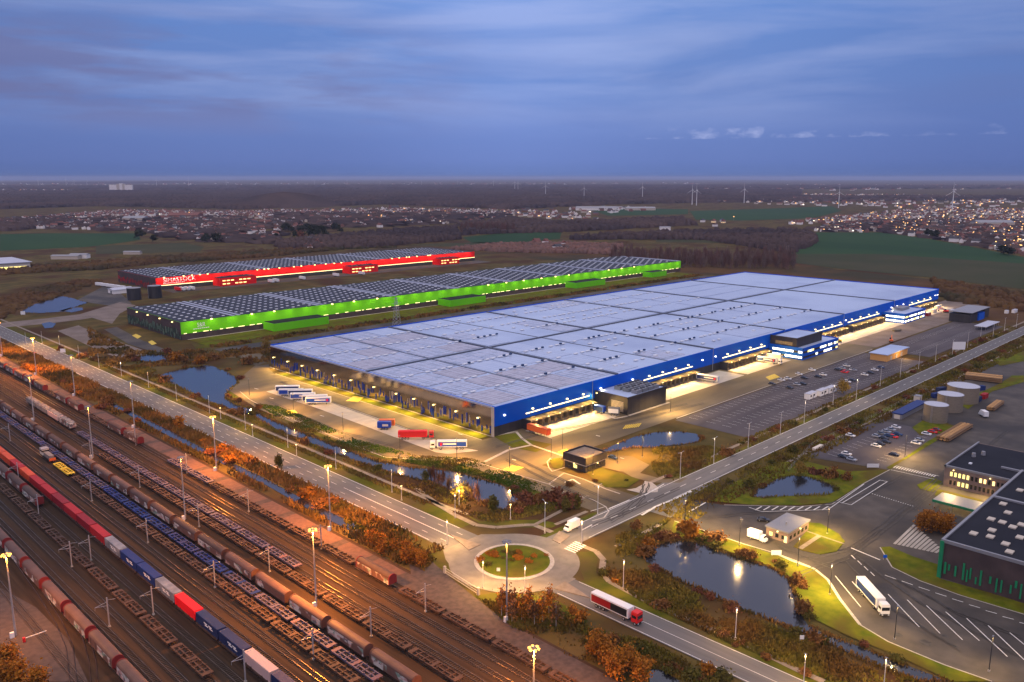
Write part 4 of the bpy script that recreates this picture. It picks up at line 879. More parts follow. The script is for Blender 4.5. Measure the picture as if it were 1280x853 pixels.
# curved siding, lower left
t = thing('railway_track', 'curved railway siding bending away in the lower left corner', 'railway track')
c_pts = [(57,300-i*6-0.0) for i in range(0)] or GP([(20,700),(50,742),(74,780),(87,810),(92,853),(93,880)])
for off in (-.75,.75):
    mb = MB()
    for (x0,y0),(x1,y1) in zip(c_pts,c_pts[1:]):
        L_ = math.hypot(x1-x0,y1-y0); nx, ny = -(y1-y0)/L_*off, (x1-x0)/L_*off; mb.tube((x0+nx,y0+ny,.36),(x1+nx,y1+ny,.36),.07,.07,4)
    mb.build('rail', 'rail_steel', t)
for name, pts in (('second curved railway siding right of the first, by the lowest train', [(60,735),(95,775),(108,800),(116,830),(118,860)]),):
    t = thing('railway_track', name, 'railway track'); cp = GP(pts)
    for off in (-.75,.75):
        mb = MB()
        for (x0,y0),(x1,y1) in zip(cp,cp[1:]):
            L_ = math.hypot(x1-x0,y1-y0); nx, ny = -(y1-y0)/L_*off, (x1-x0)/L_*off; mb.tube((x0+nx,y0+ny,.36),(x1+nx,y1+ny,.36),.07,.07,4)
        mb.build('rail', 'rail_steel', t)
ZR = Z2+.30
def bogies(t, L_):
    for s in (-1,1):
        mb = MB(); y = s*(L_/2-3.2)
        mb.box(-.95,.95,y-1.5,y+1.5,.35,.8)
        for q in (-.9,.9):
            for e in (-.75,.75): mb.tube((e-.07,y+q,.46),(e+.07,y+q,.46),.46,.46,10)
        mb.build('bogie', 'bogie', t)
    mb = MB()
    for s in (-1,1):
        for e in (-.85,.85): mb.tube((e,s*(L_/2-.6),1.02),(e,s*(L_/2),1.02),.12,.16,6)
    mb.build('buffer', 'bogie', t)
def covered(L_=18.2, roof='wagon_roof', side='wagon_side', end='wagon_end', name='covered_wagon'):
    t = thing(name, 'proto', 'rail wagon')
    h = L_/2-.75
    MB().box(-1.38,1.38,-h,h,.95,3.0).build('body', side, t)
    n = 9; prof = [(1.40*math.cos(math.pi*i/n), 2.95+1.05*math.sin(math.pi*i/n)) for i in range(n+1)]
    MB().profx(prof, -h+.25, h-.25).build('roof', roof, t)
    for s in (-1,1):
        mb = MB(); pr_ = [(1.46*math.cos(math.pi*i/n), 2.9+1.2*math.sin(math.pi*i/n)) for i in range(n+1)]+[(-1.46,.95),(1.46,.95)]
        mb.profx(pr_, s*h-.16, s*h+.16); mb.build('end_wall', end, t)
    mb = MB()
    for k in range(5):
        y = -h+(k+.5)*2*h/5; mb.box(-1.46,-1.385,y-.06,y+.06,1,3.0); mb.box(1.385,1.46,y-.06,y+.06,1,3.0)
    mb.box(-1.45,-1.385,-h,h,.95,1.15); mb.box(1.385,1.45,-h,h,.95,1.15); mb.build('door_rail', side, t)
    bogies(t, L_); return t
def flat(L_=19.4, m='flat_brown', name='flat_wagon', deck=True):
    t = thing(name, 'proto', 'rail wagon'); h = L_/2-.5
    mb = MB()
    for s in (-1,1): mb.box(s*1.3-.16, s*1.3+.16, -h, h, .75, 1.25)
    mb.box(-.2,.2,-h,h,.8,1.1)
    for k in range(6):
        y = -h+2.8+k*(2*h-5.6)/5; mb.box(-1.14,1.14,y-.16,y+.16,.8,1.18)
    for s in (-1,1):
        for k in (-5.2,-2.7,2.7,5.2): mb.box(s*1.3-.22,s*1.3+.22,k-.14,k+.14,1.25,1.5)
    mb.build('frame', m, t)
    for y0, y1 in ((-h,-h+1.3),(h-1.3,h),(-.55,.55)): MB().box(-1.44,1.44,y0,y1,1.12,1.27).build('deck_plate', m, t)
    bogies(t, L_); return t
def container(m, L_=12.75, h=2.75, name='container'):
    t = thing(name, 'proto', 'container'); a = L_/2
    MB().box(-1.22,1.22,-a+.06,a-.06,.05,h-.03).build('body', m, t)
    mb = MB(); y = -a+.5
    while y < a-.4:
        for s in (-1,1): mb.box(s*1.245-.025, s*1.245+.025, y, y+.16, .2, h-.2)
        y += .42
    mb.build('side_corrugation', m, t)
    mb = MB(); y = -a+.4
    while y < a-.4: mb.box(-1.15,1.15,y,y+.2,h-.03,h); y += .5
    mb.build('roof_corrugation', m, t)
    mb = MB()
    for sx in (-1,1):
        for sy in (-1,1): mb.box(sx*1.2-.07,sx*1.2+.07,sy*(a-.08)-.08,sy*(a-.08)+.08,0,h+.02)
        mb.box(sx*1.2-.07,sx*1.2+.07,-a+.16,a-.16,0,.16)
    mb.build('corner_post', m, t)
    mb = MB()
    for s in (-.55,.55): mb.box(s-.5,s+.5,-a-.03,-a+.06,.15,h-.15)
    mb.build('door', m, t)
    return t
def train(kind, x, vs, lab, group, remat=None):
    vs = [v for v in vs if PX(x, v+5, 2)[1] < 851 and PX(x, v-8, 2)[0] > 0]
    for i, v in enumerate(vs): kind.put((x, v, ZR), 0 if i % 2 else math.pi, lab(i), group, None, remat(i) if remat else None)
kc = Kind(covered()); kcd = Kind(covered(roof='wagon_roof_dark')); kf = Kind(flat())
vs = [170.5+19.2*i for i in range(8)]
train(kc, 63, vs, lambda i: f'{ordn(i)} covered brown wagon from the bottom of the lowest train', 'covered wagons of the lowest train')
vs = [337,356.5,376,395.5]
train(kcd, 81.8, vs, lambda i: f'{ordn(i)} dark covered wagon from the near end, left of the red containers', 'dark covered wagons beside the container train')
vs = [150+20.3*i for i in range(11)]
train(kf, 77, vs, lambda i: f'{ordn(i)} rusty flat wagon from the bottom, left of the container train', 'rusty flat wagons left of the container train', lambda i: {'frame': 'flat_dark','deck_plate':'flat_dark'} if i in (4,5,6) else None)
vs = [163+19.8*i for i in range(10)]
train(kf, 100.9, vs, lambda i: f'{ordn(i)} brown flat wagon from the bottom, ahead of the yellow one', 'brown flat wagons behind the yellow one', lambda i: {'frame':'flat_dark','deck_plate':'flat_dark'} if i > 3 else None)
kf.put((100.9, 364, ZR), 0, 'bright yellow flat wagon coupled to the grey shunter', None, None, {'frame':'flat_yellow','deck_plate':'flat_yellow'})
def eb(i):
    if i < 3: return {'frame':'flat_purple','deck_plate':'flat_pink' if i < 2 else 'flat_purple'}
    return {'frame':'flat_blue','deck_plate':'flat_blue'} if 4 <= i <= 8 else {'frame':'flat_purple','deck_plate':'flat_blue'}
vs = [160+19.8*i for i in range(18)]
train(kf, 105.2, vs, lambda i: f'{ordn(i)} wagon from the bottom of the blue flat wagon row', 'blue flat wagons', eb)
vs = [150+19.3*i for i in range(20)]
train(kcd, 109.6, vs, lambda i: f'{ordn(i)} covered wagon from the bottom of the long graffiti train', 'covered wagons of the graffiti train', lambda i: {'roof':'wagon_roof','end_wall':'wagon_brown'} if i < 5 or i in (9,10,11) else {'end_wall':'wagon_brown'})
vs = [126+19.8*i for i in range(13)]
train(kf, 118.8, vs, lambda i: f'{ordn(i)} brown flat wagon from the bottom, along the tall floodlight masts', 'brown flat wagons along the masts', lambda i: {'frame':'flat_dark','deck_plate':'flat_dark'} if i in (0,1,9,10) else None)
vs = [226+19.8*i for i in range(10)]
train(kf, 123, vs, lambda i: f'{ordn(i)} violet flat wagon from the end that stops in orange light', 'violet flat wagons', lambda i: {'frame':'flat_purple','deck_plate':'flat_purple' if i else 'flat_pink'})
# grey hopper wagons with colourful sides at the far end of the violet row
def hopper():
    t = thing('hopper_wagon', 'proto', 'rail wagon')
    MB().profy([(-8,1.1),(8,1.1),(8.2,3.4),(-8.2,3.4)], -1.4, 1.4).build('body', 'wagon_grey', t)
    mb = MB()
    for y in (-5.2,0,5.2): mb.profy([(y-2.2,3.4),(y+2.2,3.4),(y+1.4,3.9),(y-1.4,3.9)], -1.1, 1.1)
    mb.build('roof_hatch', 'wagon_grey', t); bogies(t, 17.6); return t
kh = Kind(hopper())
for i in range(4): kh.put((123, 430+18*i, ZR), 0, f'{ordn(i)} grey hopper wagon behind the row of violet flat wagons', 'grey hopper wagons', None, [{'body':'wagon_side'},{'body':'cont_pink'},None,None][i])
# train along the platform
vs = [114+19.8*i for i in range(4)]
train(kf, 136.9, vs, lambda i: f'{ordn(i)} orange lit flat wagon from the bottom, beside the platform road', 'flat wagons at the platform road')
kcd.put((136.9, 195.5, ZR), 0, 'graffiti covered wagon alone between flat wagons at the platform end')
vs = [216+19.8*i for i in range(7)]
train(kf, 136.9, vs, lambda i: f'{ordn(i)} flat wagon beyond the lone graffiti wagon along the platform', 'flat wagons along the platform', lambda i: {'frame':'flat_purple','deck_plate':'flat_purple'} if i in (5,6) else None)
kcd.put((136.9, 384, ZR), 0, 'pale sided covered wagon at the near end of the far platform train', 'far platform train')
for i in range(11): (kcd if i not in (1,2,5) else kf).put((136.9, 404+19.4*i, ZR), 0, f'{ordn(i)} wagon beyond the pale sided one along the far platform', 'far platform train')
kc.done(); kcd.done(); kf.done(); kh.done()
# container train
names = {'o':('cont_orange','orange red'),'r':('cont_red','dark red'),'g':('cont_grey','grey roofed'),'n':('cont_navy','navy'),'b':('cont_blue','blue'),'q':('cont_dkred','deep red'),'R':('cont_bright','bright scarlet'),'p':('cont_pink','pinkish white')}
prot = {k: Kind(container(v[0])) for k, v in names.items()}
def mark(o):      # white zigzag mark on the navy boxes' sides
    mb = MB()
    for q in (0, 2.6):
        mb.add([(-1.275,1.5-q,1.9),(-1.275,-.5-q,1.9),(-1.275,-.5-q,1.55),(-1.275,1.5-q,1.55)], [(0,1,2,3)])
        mb.add([(-1.275,1.0-q,1.35),(-1.275,-1.0-q,1.35),(-1.275,-1.0-q,1.0),(-1.275,1.0-q,1.0)], [(0,1,2,3)])
        mb.add([(-1.276,.3-q,1.9),(-1.276,-.1-q,1.9),(-1.276,.2-q,1.0),(-1.276,.6-q,1.0)], [(0,1,2,3)])
    mb.build('logo_mark', 'white_paint', o)
seq = 'n'+'p'+'nnRgbbg'+'rqrqrrorooooroo'; cnt = {}
kw = Kind(flat(13.4, 'flat_dark'))
v = 180.5-13.45*1.5
for i, ch in enumerate(seq):
    cnt[ch] = cnt.get(ch, 0)+1
    lab = f'{names[ch][1]} container, {ordn(i)} from the bottom of the long container train'
    o = prot[ch].put((87, v, ZR+1.28), math.pi, lab, 'containers on the long train')
    if ch in 'nbg':
        o.rotation_euler = (0,0,0); mark(o)
    kw.put((87, v, ZR), 0, f'wagon under the {ordn(i)} container from the bottom of the long train', 'container wagons')
    v += 13.45
for k in prot.values(): k.done()
kw.done()
# grey shunter
t = thing('shunting_locomotive', 'small grey shunting locomotive with orange end by the yellow flat wagon', 'locomotive', (100.9, 386, ZR))
MB().box(-1.35,1.35,-7.5,7.5,.8,1.4).build('frame', 'chassis', t); MB().box(-.95,.95,-6.9,1.2,1.4,2.9).build('bonnet', 'wagon_grey', t); MB().box(-.95,.95,4.6,7,1.4,2.8).build('rear_bonnet', 'wagon_grey', t)
c_ = MB().box(-1.35,1.35,1.2,4.6,1.4,4.0).build('cab', 'cream_paint', t); MB().box(-1.37,1.37,1.15,4.65,2.7,3.5).build('cab_window', 'glass_dark', c_); MB().box(-1.45,1.45,1.0,4.8,4.0,4.15).build('cab_roof', 'gray_metal', c_)
MB().box(-1.3,1.3,-7.56,-7.4,.8,2.0).build('end_plate', 'orange_paint', t); bogies(t, 15)
# overhead line masts
def cat_mast():
    t = thing('catenary_mast', 'proto', 'catenary mast')
    MB().box(-.14,.14,-.14,.14,0,8.6).build('mast', 'steel_pole', t)
    mb = MB(); mb.tube((0,0,7.4),(-3.2,0,6.8),.05); mb.tube((0,0,6.3),(-3.2,0,6.8),.05); mb.tube((-3.2,0,6.8),(-3.2,0,5.9),.04); mb.tube((0,0,7.9),(2.2,0,7.5),.04); mb.build('bracket', 'steel_pole', t)
    mb = MB(); mb.box(-.3,.3,-.3,.3,0,.35); mb.build('footing', 'concrete', t)
    return t
km = Kind(cat_mast())
for i, (px, py, near) in enumerate([(13,552,'the blue flat wagons at left edge'),(115,627,'the middle of the graffiti train'),(49,647,'the dark covered wagons and the red containers'),(114,574,'the far end of the brown flat wagons'),(175,610,'the brown flat wagons near the tall mast'),(185,679,'the bright blue flat wagons'),(249,659,'the tall mast with a white cabinet'),(269,735,'the blue flat wagons, lower down'),
   (114,701,'the red containers'),(90,709,'the rusty flat wagons below the red containers'),(311,640,'the flat wagons along the platform'),(170,557,'the far platform train'),(234,592,'the platform near the pale sided wagon'),(192,769,'the navy containers'),(137,784,'the empty tracks right of the lowest train'),(307,853,'the bottom edge under the pinkish container'),(337,715,'the violet row where it stops short'),(392,825,'the pink flat wagons at the bottom'),(464,796,'the brown flat wagons below the lit mast'),(532,765,'the orange lit wagons beside the platform road'),(402,687,'the platform next to the lit mast'),(24,604,'the first red containers at left edge')]):
    x, y = G(px, py); km.put((x, y, Z1), 0, f'grey overhead line mast beside {near}', 'overhead line masts')
km.done()
# tall floodlight masts
def flood(h=23.5, lit=False):
    t = thing('floodlight_mast', 'proto', 'floodlight mast')
    MB().tube((0,0,0),(0,0,h),.30,.14,10).build('mast', 'steel_pole', t)
    n = 10; mb = MB()
    for i in range(n):
        a, b = 2*math.pi*i/n, 2*math.pi*(i+1)/n; mb.tube((.9*math.cos(a),.9*math.sin(a),h-.3),(.9*math.cos(b),.9*math.sin(b),h-.3),.05,.05,4)
    mb.tube((-.9,0,h-.3),(.9,0,h-.3),.05); mb.tube((0,-.9,h-.3),(0,.9,h-.3),.05); mb.build('head_ring', 'steel_pole', t)
    for k in range(6):
        a = math.pi*2*k/6; o = MB().box(-.28,.28,-.22,.22,-.18,.18).build('lamp', 'lamp_sodium' if lit else 'gray_metal', t); o.location = (1.0*math.cos(a),1.0*math.sin(a),h-.42); o.rotation_euler = (0,.4,a)
    o = MB().box(-.5,.5,-.35,.35,0,1.6).build('control_cabinet', 'white_paint', t); o.location = (-1.0,-.6,0)
    return t
ku, kl = Kind(flood()), Kind(flood(lit=True))
FM = [(146.5,563,1,'lit mast between the platform and the road at far left edge'),(146,492,0,'unlit mast by the far platform, second along the road verge'),(146,407,0,'unlit mast by the platform opposite the yellow flat wagon'),(146.5,321,1,'lit mast at the ditch beside the middle of the platform'),(147,236,1,'lit mast at the ditch near the end of the platform'),(148,150,0,'unlit mast standing just below the roundabout'),
      (115,455,0,'unlit mast among the covered wagons at left'),(115.6,374,0,'unlit mast beside the far brown flat wagons'),(115.3,280.6,0,'unlit mast with white cabinet amid the violet and brown flat wagons'),(115,194,1,'lit twin lamp mast in the middle of the yard'),(115.5,109,1,'lit mast at the bottom edge beside the platform road'),(147,640,1,'lit mast behind the first at far left edge')]
for x, y, lit, lab in FM:
    o = (kl if lit else ku).put((x, y, Z1), 0, 'tall floodlight '+lab, 'tall rail yard floodlight masts')
    spot('mast_light', (0,0,22.6), (MASTP if lit else MASTP*.16), SODIUM, o, (-.25,-.1,-1) if lit else (0,0,-1), 165, .5, .8)  # masts labelled unlit also get a weak added spot to warm the yard
x, y = G(20,795); o = kl.put((x, y, Z1), 0, 'lit floodlight mast by the bushes in the lower left corner', 'tall rail yard floodlight masts')
spot('mast_light', (0,0,22.6), MASTP*.33, SODIUM, o, (.2,0,-1), 165, .5, .8)
ku.done(); kl.done()
# crossing barrier and sign, lower left
t = thing('barrier', 'white striped barrier bar across the road in the lower left corner', 'barrier')
a, b = G(30,799,1), G(58,789,1); MB().tube((*a,1.1),(*b,1.1),.10).build('boom', 'white_paint', t); MB().box(a[0]-.3,a[0]+.3,a[1]-.3,a[1]+.3,.1,1.4).build('post', 'red_paint', t)
t = thing('sliding_gate', 'long grey sliding gate between the platform road and the roundabout', 'gate')
a, b = G(556,717), G(598,744)
n = 26; mb = MB()
for i in range(n+1):
    f = i/n; p = (a[0]+(b[0]-a[0])*f, a[1]+(b[1]-a[1])*f); mb.tube((*p,.3),(*p,2.0),.03,.03,4)
mb.build('bars', 'white_pole', t); mb = MB()
for z in (.3,1.1,2.0): mb.tube((*a,z),(*b,z),.06,.06,4)
mb.build('rails', 'white_pole', t)
for p in (a,b): MB().box(p[0]-.35,p[0]+.35,p[1]-.35,p[1]+.35,.05,2.4).build('post', 'concrete', t)
# ------------------------------------------------------------------ vehicles (front towards +X in their own axes)
def wheels(t, xs, w, r):
    for x in xs:
        for s in (-1,1):
            mb = MB(); mb.tube((x, s*(w/2-.16), r), (x, s*w/2, r), r, r, 12); o = mb.build('wheel', 'tyre', t)
            MB().tube((x, s*(w/2-.01), r), (x, s*(w/2+.015), r), r*.55, r*.55, 10).build('rim', 'silver_paint', o)
def trailer_parts(t, x0, L_, body, side=None, stripe=None, h=4.0):
    MB().box(x0, x0+L_, -1.26, 1.26, 1.15, h).build('trailer_body', body, t)
    MB().box(x0+.3, x0+L_-.3, -.6, .6, .85, 1.15).build('trailer_frame', 'chassis', t)
    if side:
        mb = MB()
        for s in (-1,1): mb.box(x0+.35, x0+L_-.5, s*1.275-.015, s*1.275+.015, 1.4, h-.45)
        p = mb.build('side_panel', side, t)
        if stripe:
            mb = MB()
            for s in (-1,1): mb.box(x0+L_*.36, x0+L_*.80, s*1.30-.012, s*1.30+.012, 2.3, 2.95)
            mb.build('stripe', stripe, p); mb = MB()
            for s in (-1,1): mb.box(x0+L_*.83, x0+L_*.90, s*1.30-.012, s*1.30+.012, 2.0, 3.1)
            mb.build('badge', 'cont_bright', p)
    wheels(t, (x0+2.0, x0+3.3, x0+4.6), 2.5, .5)
def tractor(t, x0, col):
    c_ = MB().profy([(0,0)]*0 or [(-1.2,.8),(1.2,.8),(1.2,3.4),(1.05,3.75),(-1.05,3.75),(-1.2,3.4)], x0, x0+2.1).build('cab', col, t)
    MB().box(x0+2.08, x0+2.14, -1.1, 1.1, 1.9, 2.9).build('windscreen', 'glass_dark', c_)
    MB().box(x0+.2, x0+1.7, -1.215, 1.215, 2.0, 2.8).build('side_window', 'glass_dark', c_)
    MB().box(x0+1.9, x0+2.2, -1.22, 1.22, .4, .95).build('bumper', 'chassis', c_)
    MB().box(x0-3.6, x0+2, -.5, .5, .6, 1.0).build('chassis', 'chassis', t)
    for s in (-.85,.85): o = MB().box(x0+2.2, x0+2.25, s-.2, s+.2, .6, .85).build('headlight', 'skylight', t)
    wheels(t, (x0+1.3, x0-2.6), 2.45, .52)
def lorry(label, loc, rz, cab, body, side=None, stripe=None, group=None):
    t = thing('articulated_lorry', label, 'lorry', loc, rz, group); trailer_parts(t, -8.2, 13.4, body, side, stripe); tractor(t, 6.2, cab); return t
def trailer(label, loc, rz, body, side=None, stripe=None, group=None, L_=13.4):
    t = thing('parked_trailer', label, 'trailer', loc, rz, group); trailer_parts(t, -L_/2, L_, body, side, stripe)
    for s in (-.8,.8): MB().box(L_/2-2.6, L_/2-2.4, s-.1, s+.1, .02, 1.15).build('support_leg', 'chassis', t)
    return t
def between(a, b, z=Z3): return ((a[0]+b[0])/2, (a[1]+b[1])/2, z), math.atan2(b[1]-a[1], b[0]-a[0])
GTR = 'trailers parked on the pale strip'
for i, (a, b) in enumerate((((345.5,491.5),(374,490.5)),((349.5,496),(378.5,494.5)),((361.5,496.5),(390,495.5)),((364.5,501.5),(393,499.5)),((379.5,503.5),(408,502.5)),((383,506.5),(413.5,505.2)))):
    loc, rz = between(G(*a), G(*b)); rz = math.radians(-41)
    trailer(f'white and blue trailer, {ordn(i)} in the row of six on the parking strip', loc, rz, 'white_paint', 'blue_paint' if i % 2 else 'navy_paint', 'white_paint' if i in (3,5) else None, GTR)
loc, rz = between(G(499,549.5), G(541,548.5)); lorry('all red articulated lorry on the pale parking strip', loc, math.radians(-43), 'red_paint', 'cont_bright', 'red_paint')
loc, rz = between(G(539,562.5), G(583,560.5)); lorry('white lorry with blue sided trailer at the near end of the parking strip', loc, math.radians(137), 'white_paint', 'white_paint', 'blue_paint', 'white_paint')
t = thing('box_trailer', 'orange red swap body parked behind the short blue trailer', 'trailer', (*G(484,534.5), Z3), math.radians(-43)); trailer_parts(t, -3.8, 7.6, 'orange_paint')
t = thing('box_trailer', 'short blue trailer with pale panel in the middle of the parking strip', 'trailer', (*G(480.5,537.3), Z3), math.radians(-43)); trailer_parts(t, -3.3, 6.6, 'blue_paint'); MB().box(-.8,2,-1.3,1.3,1.9,3).build('panel', 'cream_paint', t)
trailer('bright orange trailer backed onto the first dock of the blue warehouse', (277.6, 259.6, Z3), math.radians(-90), 'cont_orange', 'orange_paint')
trailer('blue trailer backed onto the dock beside the plant building', (326.5, 262.0, Z3), math.radians(-90), 'blue_paint', 'dkblue_paint', None, None, 6)
trailer('grey and white short trailer in front of the blue one by the plant building', (328.5, 254.6, Z3), math.radians(-60), 'grey_paint', 'white_paint', None, None, 6)
trailer('silver trailer with blue side backed onto the second group of docks', (425, 259.5, Z3), math.radians(-82), 'white_paint', 'navy_paint', 'white_paint')
trailer('cream trailer at the third group of docks, next to the office lawn', (508, 261.5, Z3), math.radians(-90), 'cream_paint')
lorry('white lorry with blue side leaving the docks beside the office lawn', (497, 258, Z3), math.radians(-84), 'white_paint', 'white_paint', 'navy_paint', 'white_paint')
o = lorry('white cabbed lorry with blue side parked among bay lines at lower right', (229, 82.6, Z2), math.radians(226), 'white_paint', 'white_paint', 'navy_paint')
o = lorry('red and dark lorry with white roof driving away below the roundabout', (171.6, 130.5, Z3+.03), math.radians(-91), 'red_paint', 'white_paint', 'black_paint')
p = MB().box(-8.0, -1, -1.31, 1.31, 1.5, 3.5).build('side_panel', 'dkred_paint', o)
# van at the gatehouse
def rigid(label, loc, rz, col='white_paint'):
    t = thing('box_van', label, 'van', loc, rz); MB().box(-3.2,1.3,-1.1,1.1,.8,3.3).build('box_body', col, t); MB().box(-3,3,-.5,.5,.45,.8).build('chassis', 'chassis', t)
    c_ = MB().profy([(-1,.5),(1,.5),(1,1.6),(.85,2.4),(-.85,2.4),(-1,1.6)], 1.4, 2.7).build('cab', col, t); MB().profx([(2.7,.5),(3.4,.5),(3.4,1.2),(2.7,1.5)], -.98, .98).build('bonnet', col, c_); MB().box(2.68,2.74,-.85,.85,1.55,2.25).build('windscreen', 'glass_dark', c_)
    wheels(t, (-2.0,2.4), 2.0, .38); return t
rigid('white box van stopped at the brick gatehouse', (243.8, 127, Z2), math.radians(-88))
rigid('white lorry on the asphalt beside the silos', (*G(1075,519), Z2), math.radians(-135)) if 0 else None
rigid('white box van leaving the roundabout towards the blue warehouse entrance', (206, 176.6, Z3+.06), math.radians(181))
rigid('small white lorry by the timber bundle near the silos', (*G(1229,521), Z2), math.radians(40))
# cars
def car(name='parked_car'):
    t = thing(name, 'proto', 'car')
    b = MB().profy([(0,0)]*0 or [(-.86,.28),(.86,.28),(.88,.62),(.80,.88),(-.80,.88),(-.88,.62)], -2.1, 2.1).build('body', 'white_paint', t)
    MB().add([(-1.75,-.78,.88),(1.05,-.78,.88),(1.05,.78,.88),(-1.75,.78,.88),(-1.25,-.62,1.43),(.25,-.62,1.43),(.25,.62,1.43),(-1.25,.62,1.43)], [(0,1,5,4),(1,2,6,5),(2,3,7,6),(3,0,4,7)]).build('windows', 'glass_dark', t)
    MB().box(-1.3,.3,-.63,.63,1.42,1.48).build('roof', 'white_paint', t)
    wheels(t, (-1.3,1.3), 1.74, .31)
    return t
kc = Kind(car()); CC = {'w':('white_paint','white'),'s':('silver_paint','silver'),'k':('black_paint','black'),'r':('red_paint','red'),'d':('dkred_paint','dark red'),'b':('dkblue_paint','dark blue'),'g':('grey_paint','grey')}
def putcar(px, py, c, where, rz=-90, z=Z2+.01, group=None):
    x, y = G(px, py); m = CC[c][0]; kc.put((x,y,z), math.radians(rz+rnd.uniform(-3,3)), f'{CC[c][1]} car {where}', group, None, {'body':m,'roof':m})
G1 = 'cars in the car park by the silos'
for px, py, c, wh in ((1063,546,'w','alone at the left side of the car park near the silos'),(1120,535.5,'w','at the far end of the row in the car park by the silos'),(1114,538.5,'s','second from the far end of the row by the silos'),(1108,541,'s','third from the far end of the row by the silos'),(1102,543.5,'g','fourth from the far end of the row by the silos'),(1096,547,'s','at the near end of the back row by the silos'),(1105,549.5,'k','beside the red one in the front row by the silos'),
   (1111,546.5,'b','behind the red one in the row by the silos'),(1116.5,547.5,'r','in the middle of the row by the silos'),(1122,544.5,'b','between the red one and the far row end by the silos'),(1107.5,554,'k','third from the near end of the front row by the silos'),(1100.5,556.5,'k','second from the near end of the front row by the silos'),(1095,559,'w','at the near end of the front row by the silos'),
   (1158,544,'w','in front of the two dark red ones below the silos'),(1165.5,541.5,'r','between white and dark red ones below the silos'),(1171,539,'d','nearest the silos, behind a brighter red one'),(1145,555.5,'w','at the lawn edge, nearer of a white and silver pair'),(1149.5,552,'s','at the lawn edge beside a white one'),(1117.5,570,'k','alone at the lamp post near the white crossing'),(1058,569,'w','in the pair beside the kidney shaped pond'),(1053.5,572.5,'k','squeezed beside a white one near the kidney shaped pond'),(1064.5,576,'s','nearest the hedge by the kidney shaped pond')):
    putcar(px, py, c, wh, group=G1)
G2 = 'cars in the large car park'
for q, (sx, sy, c) in enumerate(((945,388,'w'),(845,420,'w'),(760,455,'w'),(712,465,'w'),(1030,425,'w'),(885,450,'k'),(990,440,'k'),(640,495,'k'),(775,525,'k'),(830,500,'s'),(875,495,'k'),(1200,400,'r'),(1175,375,'s'),(1205,355,'s'),(1150,385,'k'),(1255,388,'w'),(1212,478,'w'),(1250,468,'k'))):
    putcar(860+sx/6.095, 400+sy/6.095, c, f'in the large car park, {ordn(q)} counted', -88, group=G2)
for q, (sx, sy, c) in enumerate(((290,780,'w'),(340,762,'k'),(380,738,'w'),(435,715,'b'),(130,700,'w'),(110,757,'r'),(50,735,'k'),(190,738,'s'))): putcar(1040+sx/7.11, 360+sy/7.11, c, f'near the orange walled building, {ordn(q)} counted', -88, group=G2)
x, y = G(766,574); kc.put((x,y,Z4+.01), math.radians(-90), 'dark car parked beside the dark gatehouse', None, None, {'body':'dkblue_paint','roof':'dkblue_paint'})
x, y = G(954,652); kc.put((x,y,Z2+.01), math.radians(-60), 'black car behind the brick gatehouse', None, None, {'body':'black_paint','roof':'black_paint'})
for i, (px, py) in enumerate(((44,444),)): x, y = G(px, py); kc.put((x,y,Z3+.03), math.radians(90), 'car with red tail lights driving away on the road at far left', None, None, {'body':'red_paint','roof':'red_paint'})
kc.done()
# relabel the cars of the large car park by what stands near them
LBL = {}
nth = {}
for o in [o for o in COL.objects if o.get('group') == G2]:
    c = o['label'].split(' car ')[0]; where = 'the orange walled building' if 'orange' in o['label'] else None
    x, y = o.location.x, o.location.y
    if where is None: where = 'the white cabins' if x < 470 else ('the blue office block' if y > 205 else 'the road edge')
    k = (c, where); nth[k] = nth.get(k, 0)+1; o['label'] = f'{ordn(nth[k]-1)} {c} car from the left among the cars near {where}'
# site cabins
def cabin():
    t = thing('site_cabin', 'proto', 'site cabin'); MB().box(-4.5,4.5,-1.5,1.5,.15,3.1).build('body', 'white_paint', t); MB().box(-4.6,4.6,-1.6,1.6,3.1,3.3).build('roof', 'silo_top', t)
    for k in (-2.5,1.5): MB().box(k-.7,k+.7,-1.56,-1.48,1.3,2.4).build('window', 'glass_dark', t)
    MB().box(-.5,.5,-1.56,-1.48,.2,2.3).build('door', 'grey_paint', t); return t
kb = Kind(cabin())
for i, (px, py) in enumerate(((1013,498),(1027,494),(1038,490.5))): x, y = G(px, py); kb.put((x,y,Z2), 0, ['white site cabin nearest the camera of the three in the car park','middle white site cabin of the three in the car park','farthest white site cabin of the three in the car park'][i], 'white site cabins')
kb.done()
# timber, containers and shed in the yard by the silos
def stack(label, a, b, w, h, n, m='timber'):
    (x0,y0),(x1,y1) = G(*a), G(*b); L_ = math.hypot(x1-x0,y1-y0); t = thing('timber_stack', label, 'timber stack', ((x0+x1)/2,(y0+y1)/2,Z2), math.atan2(y1-y0,x1-x0))
    for i in range(n):
        y = -w/2+(i+.5)*w/n; mb = MB(); r = min(w/n/2*.96, .6)
        for j in range(int(h/(2*r))):
            for k in (-1,1): mb.tube((-L_/2+rnd.uniform(-.3,.3), y+k*r*.5, r+.1+j*1.7*r), (L_/2+rnd.uniform(-.3,.3), y+k*r*.5, r+.1+j*1.7*r), r*.62, r*.62, 7)
        mb.build('log_bundle', m if i % 3 else 'timber_dark', t)
stack('long bundles of timber lying on the asphalt in front of the silos', (1178,552), (1208,534), 6.0, 3.2, 4)
stack('large timber pile with grey top at the far end of the silo yard', (1207,473), (1252,478), 11, 4, 6)
stack('small yellow timber pile behind the widest silo', (1186,485), (1202,484), 6, 3.2, 4)
stack('yellow timber bundle beside the small white lorry', (1238,514), (1250,505), 4, 3, 3)
t = thing('long_shed', 'long narrow dark blue roofed shed left of the silos', 'shed'); a, b = G(1121,524), G(1146,507)
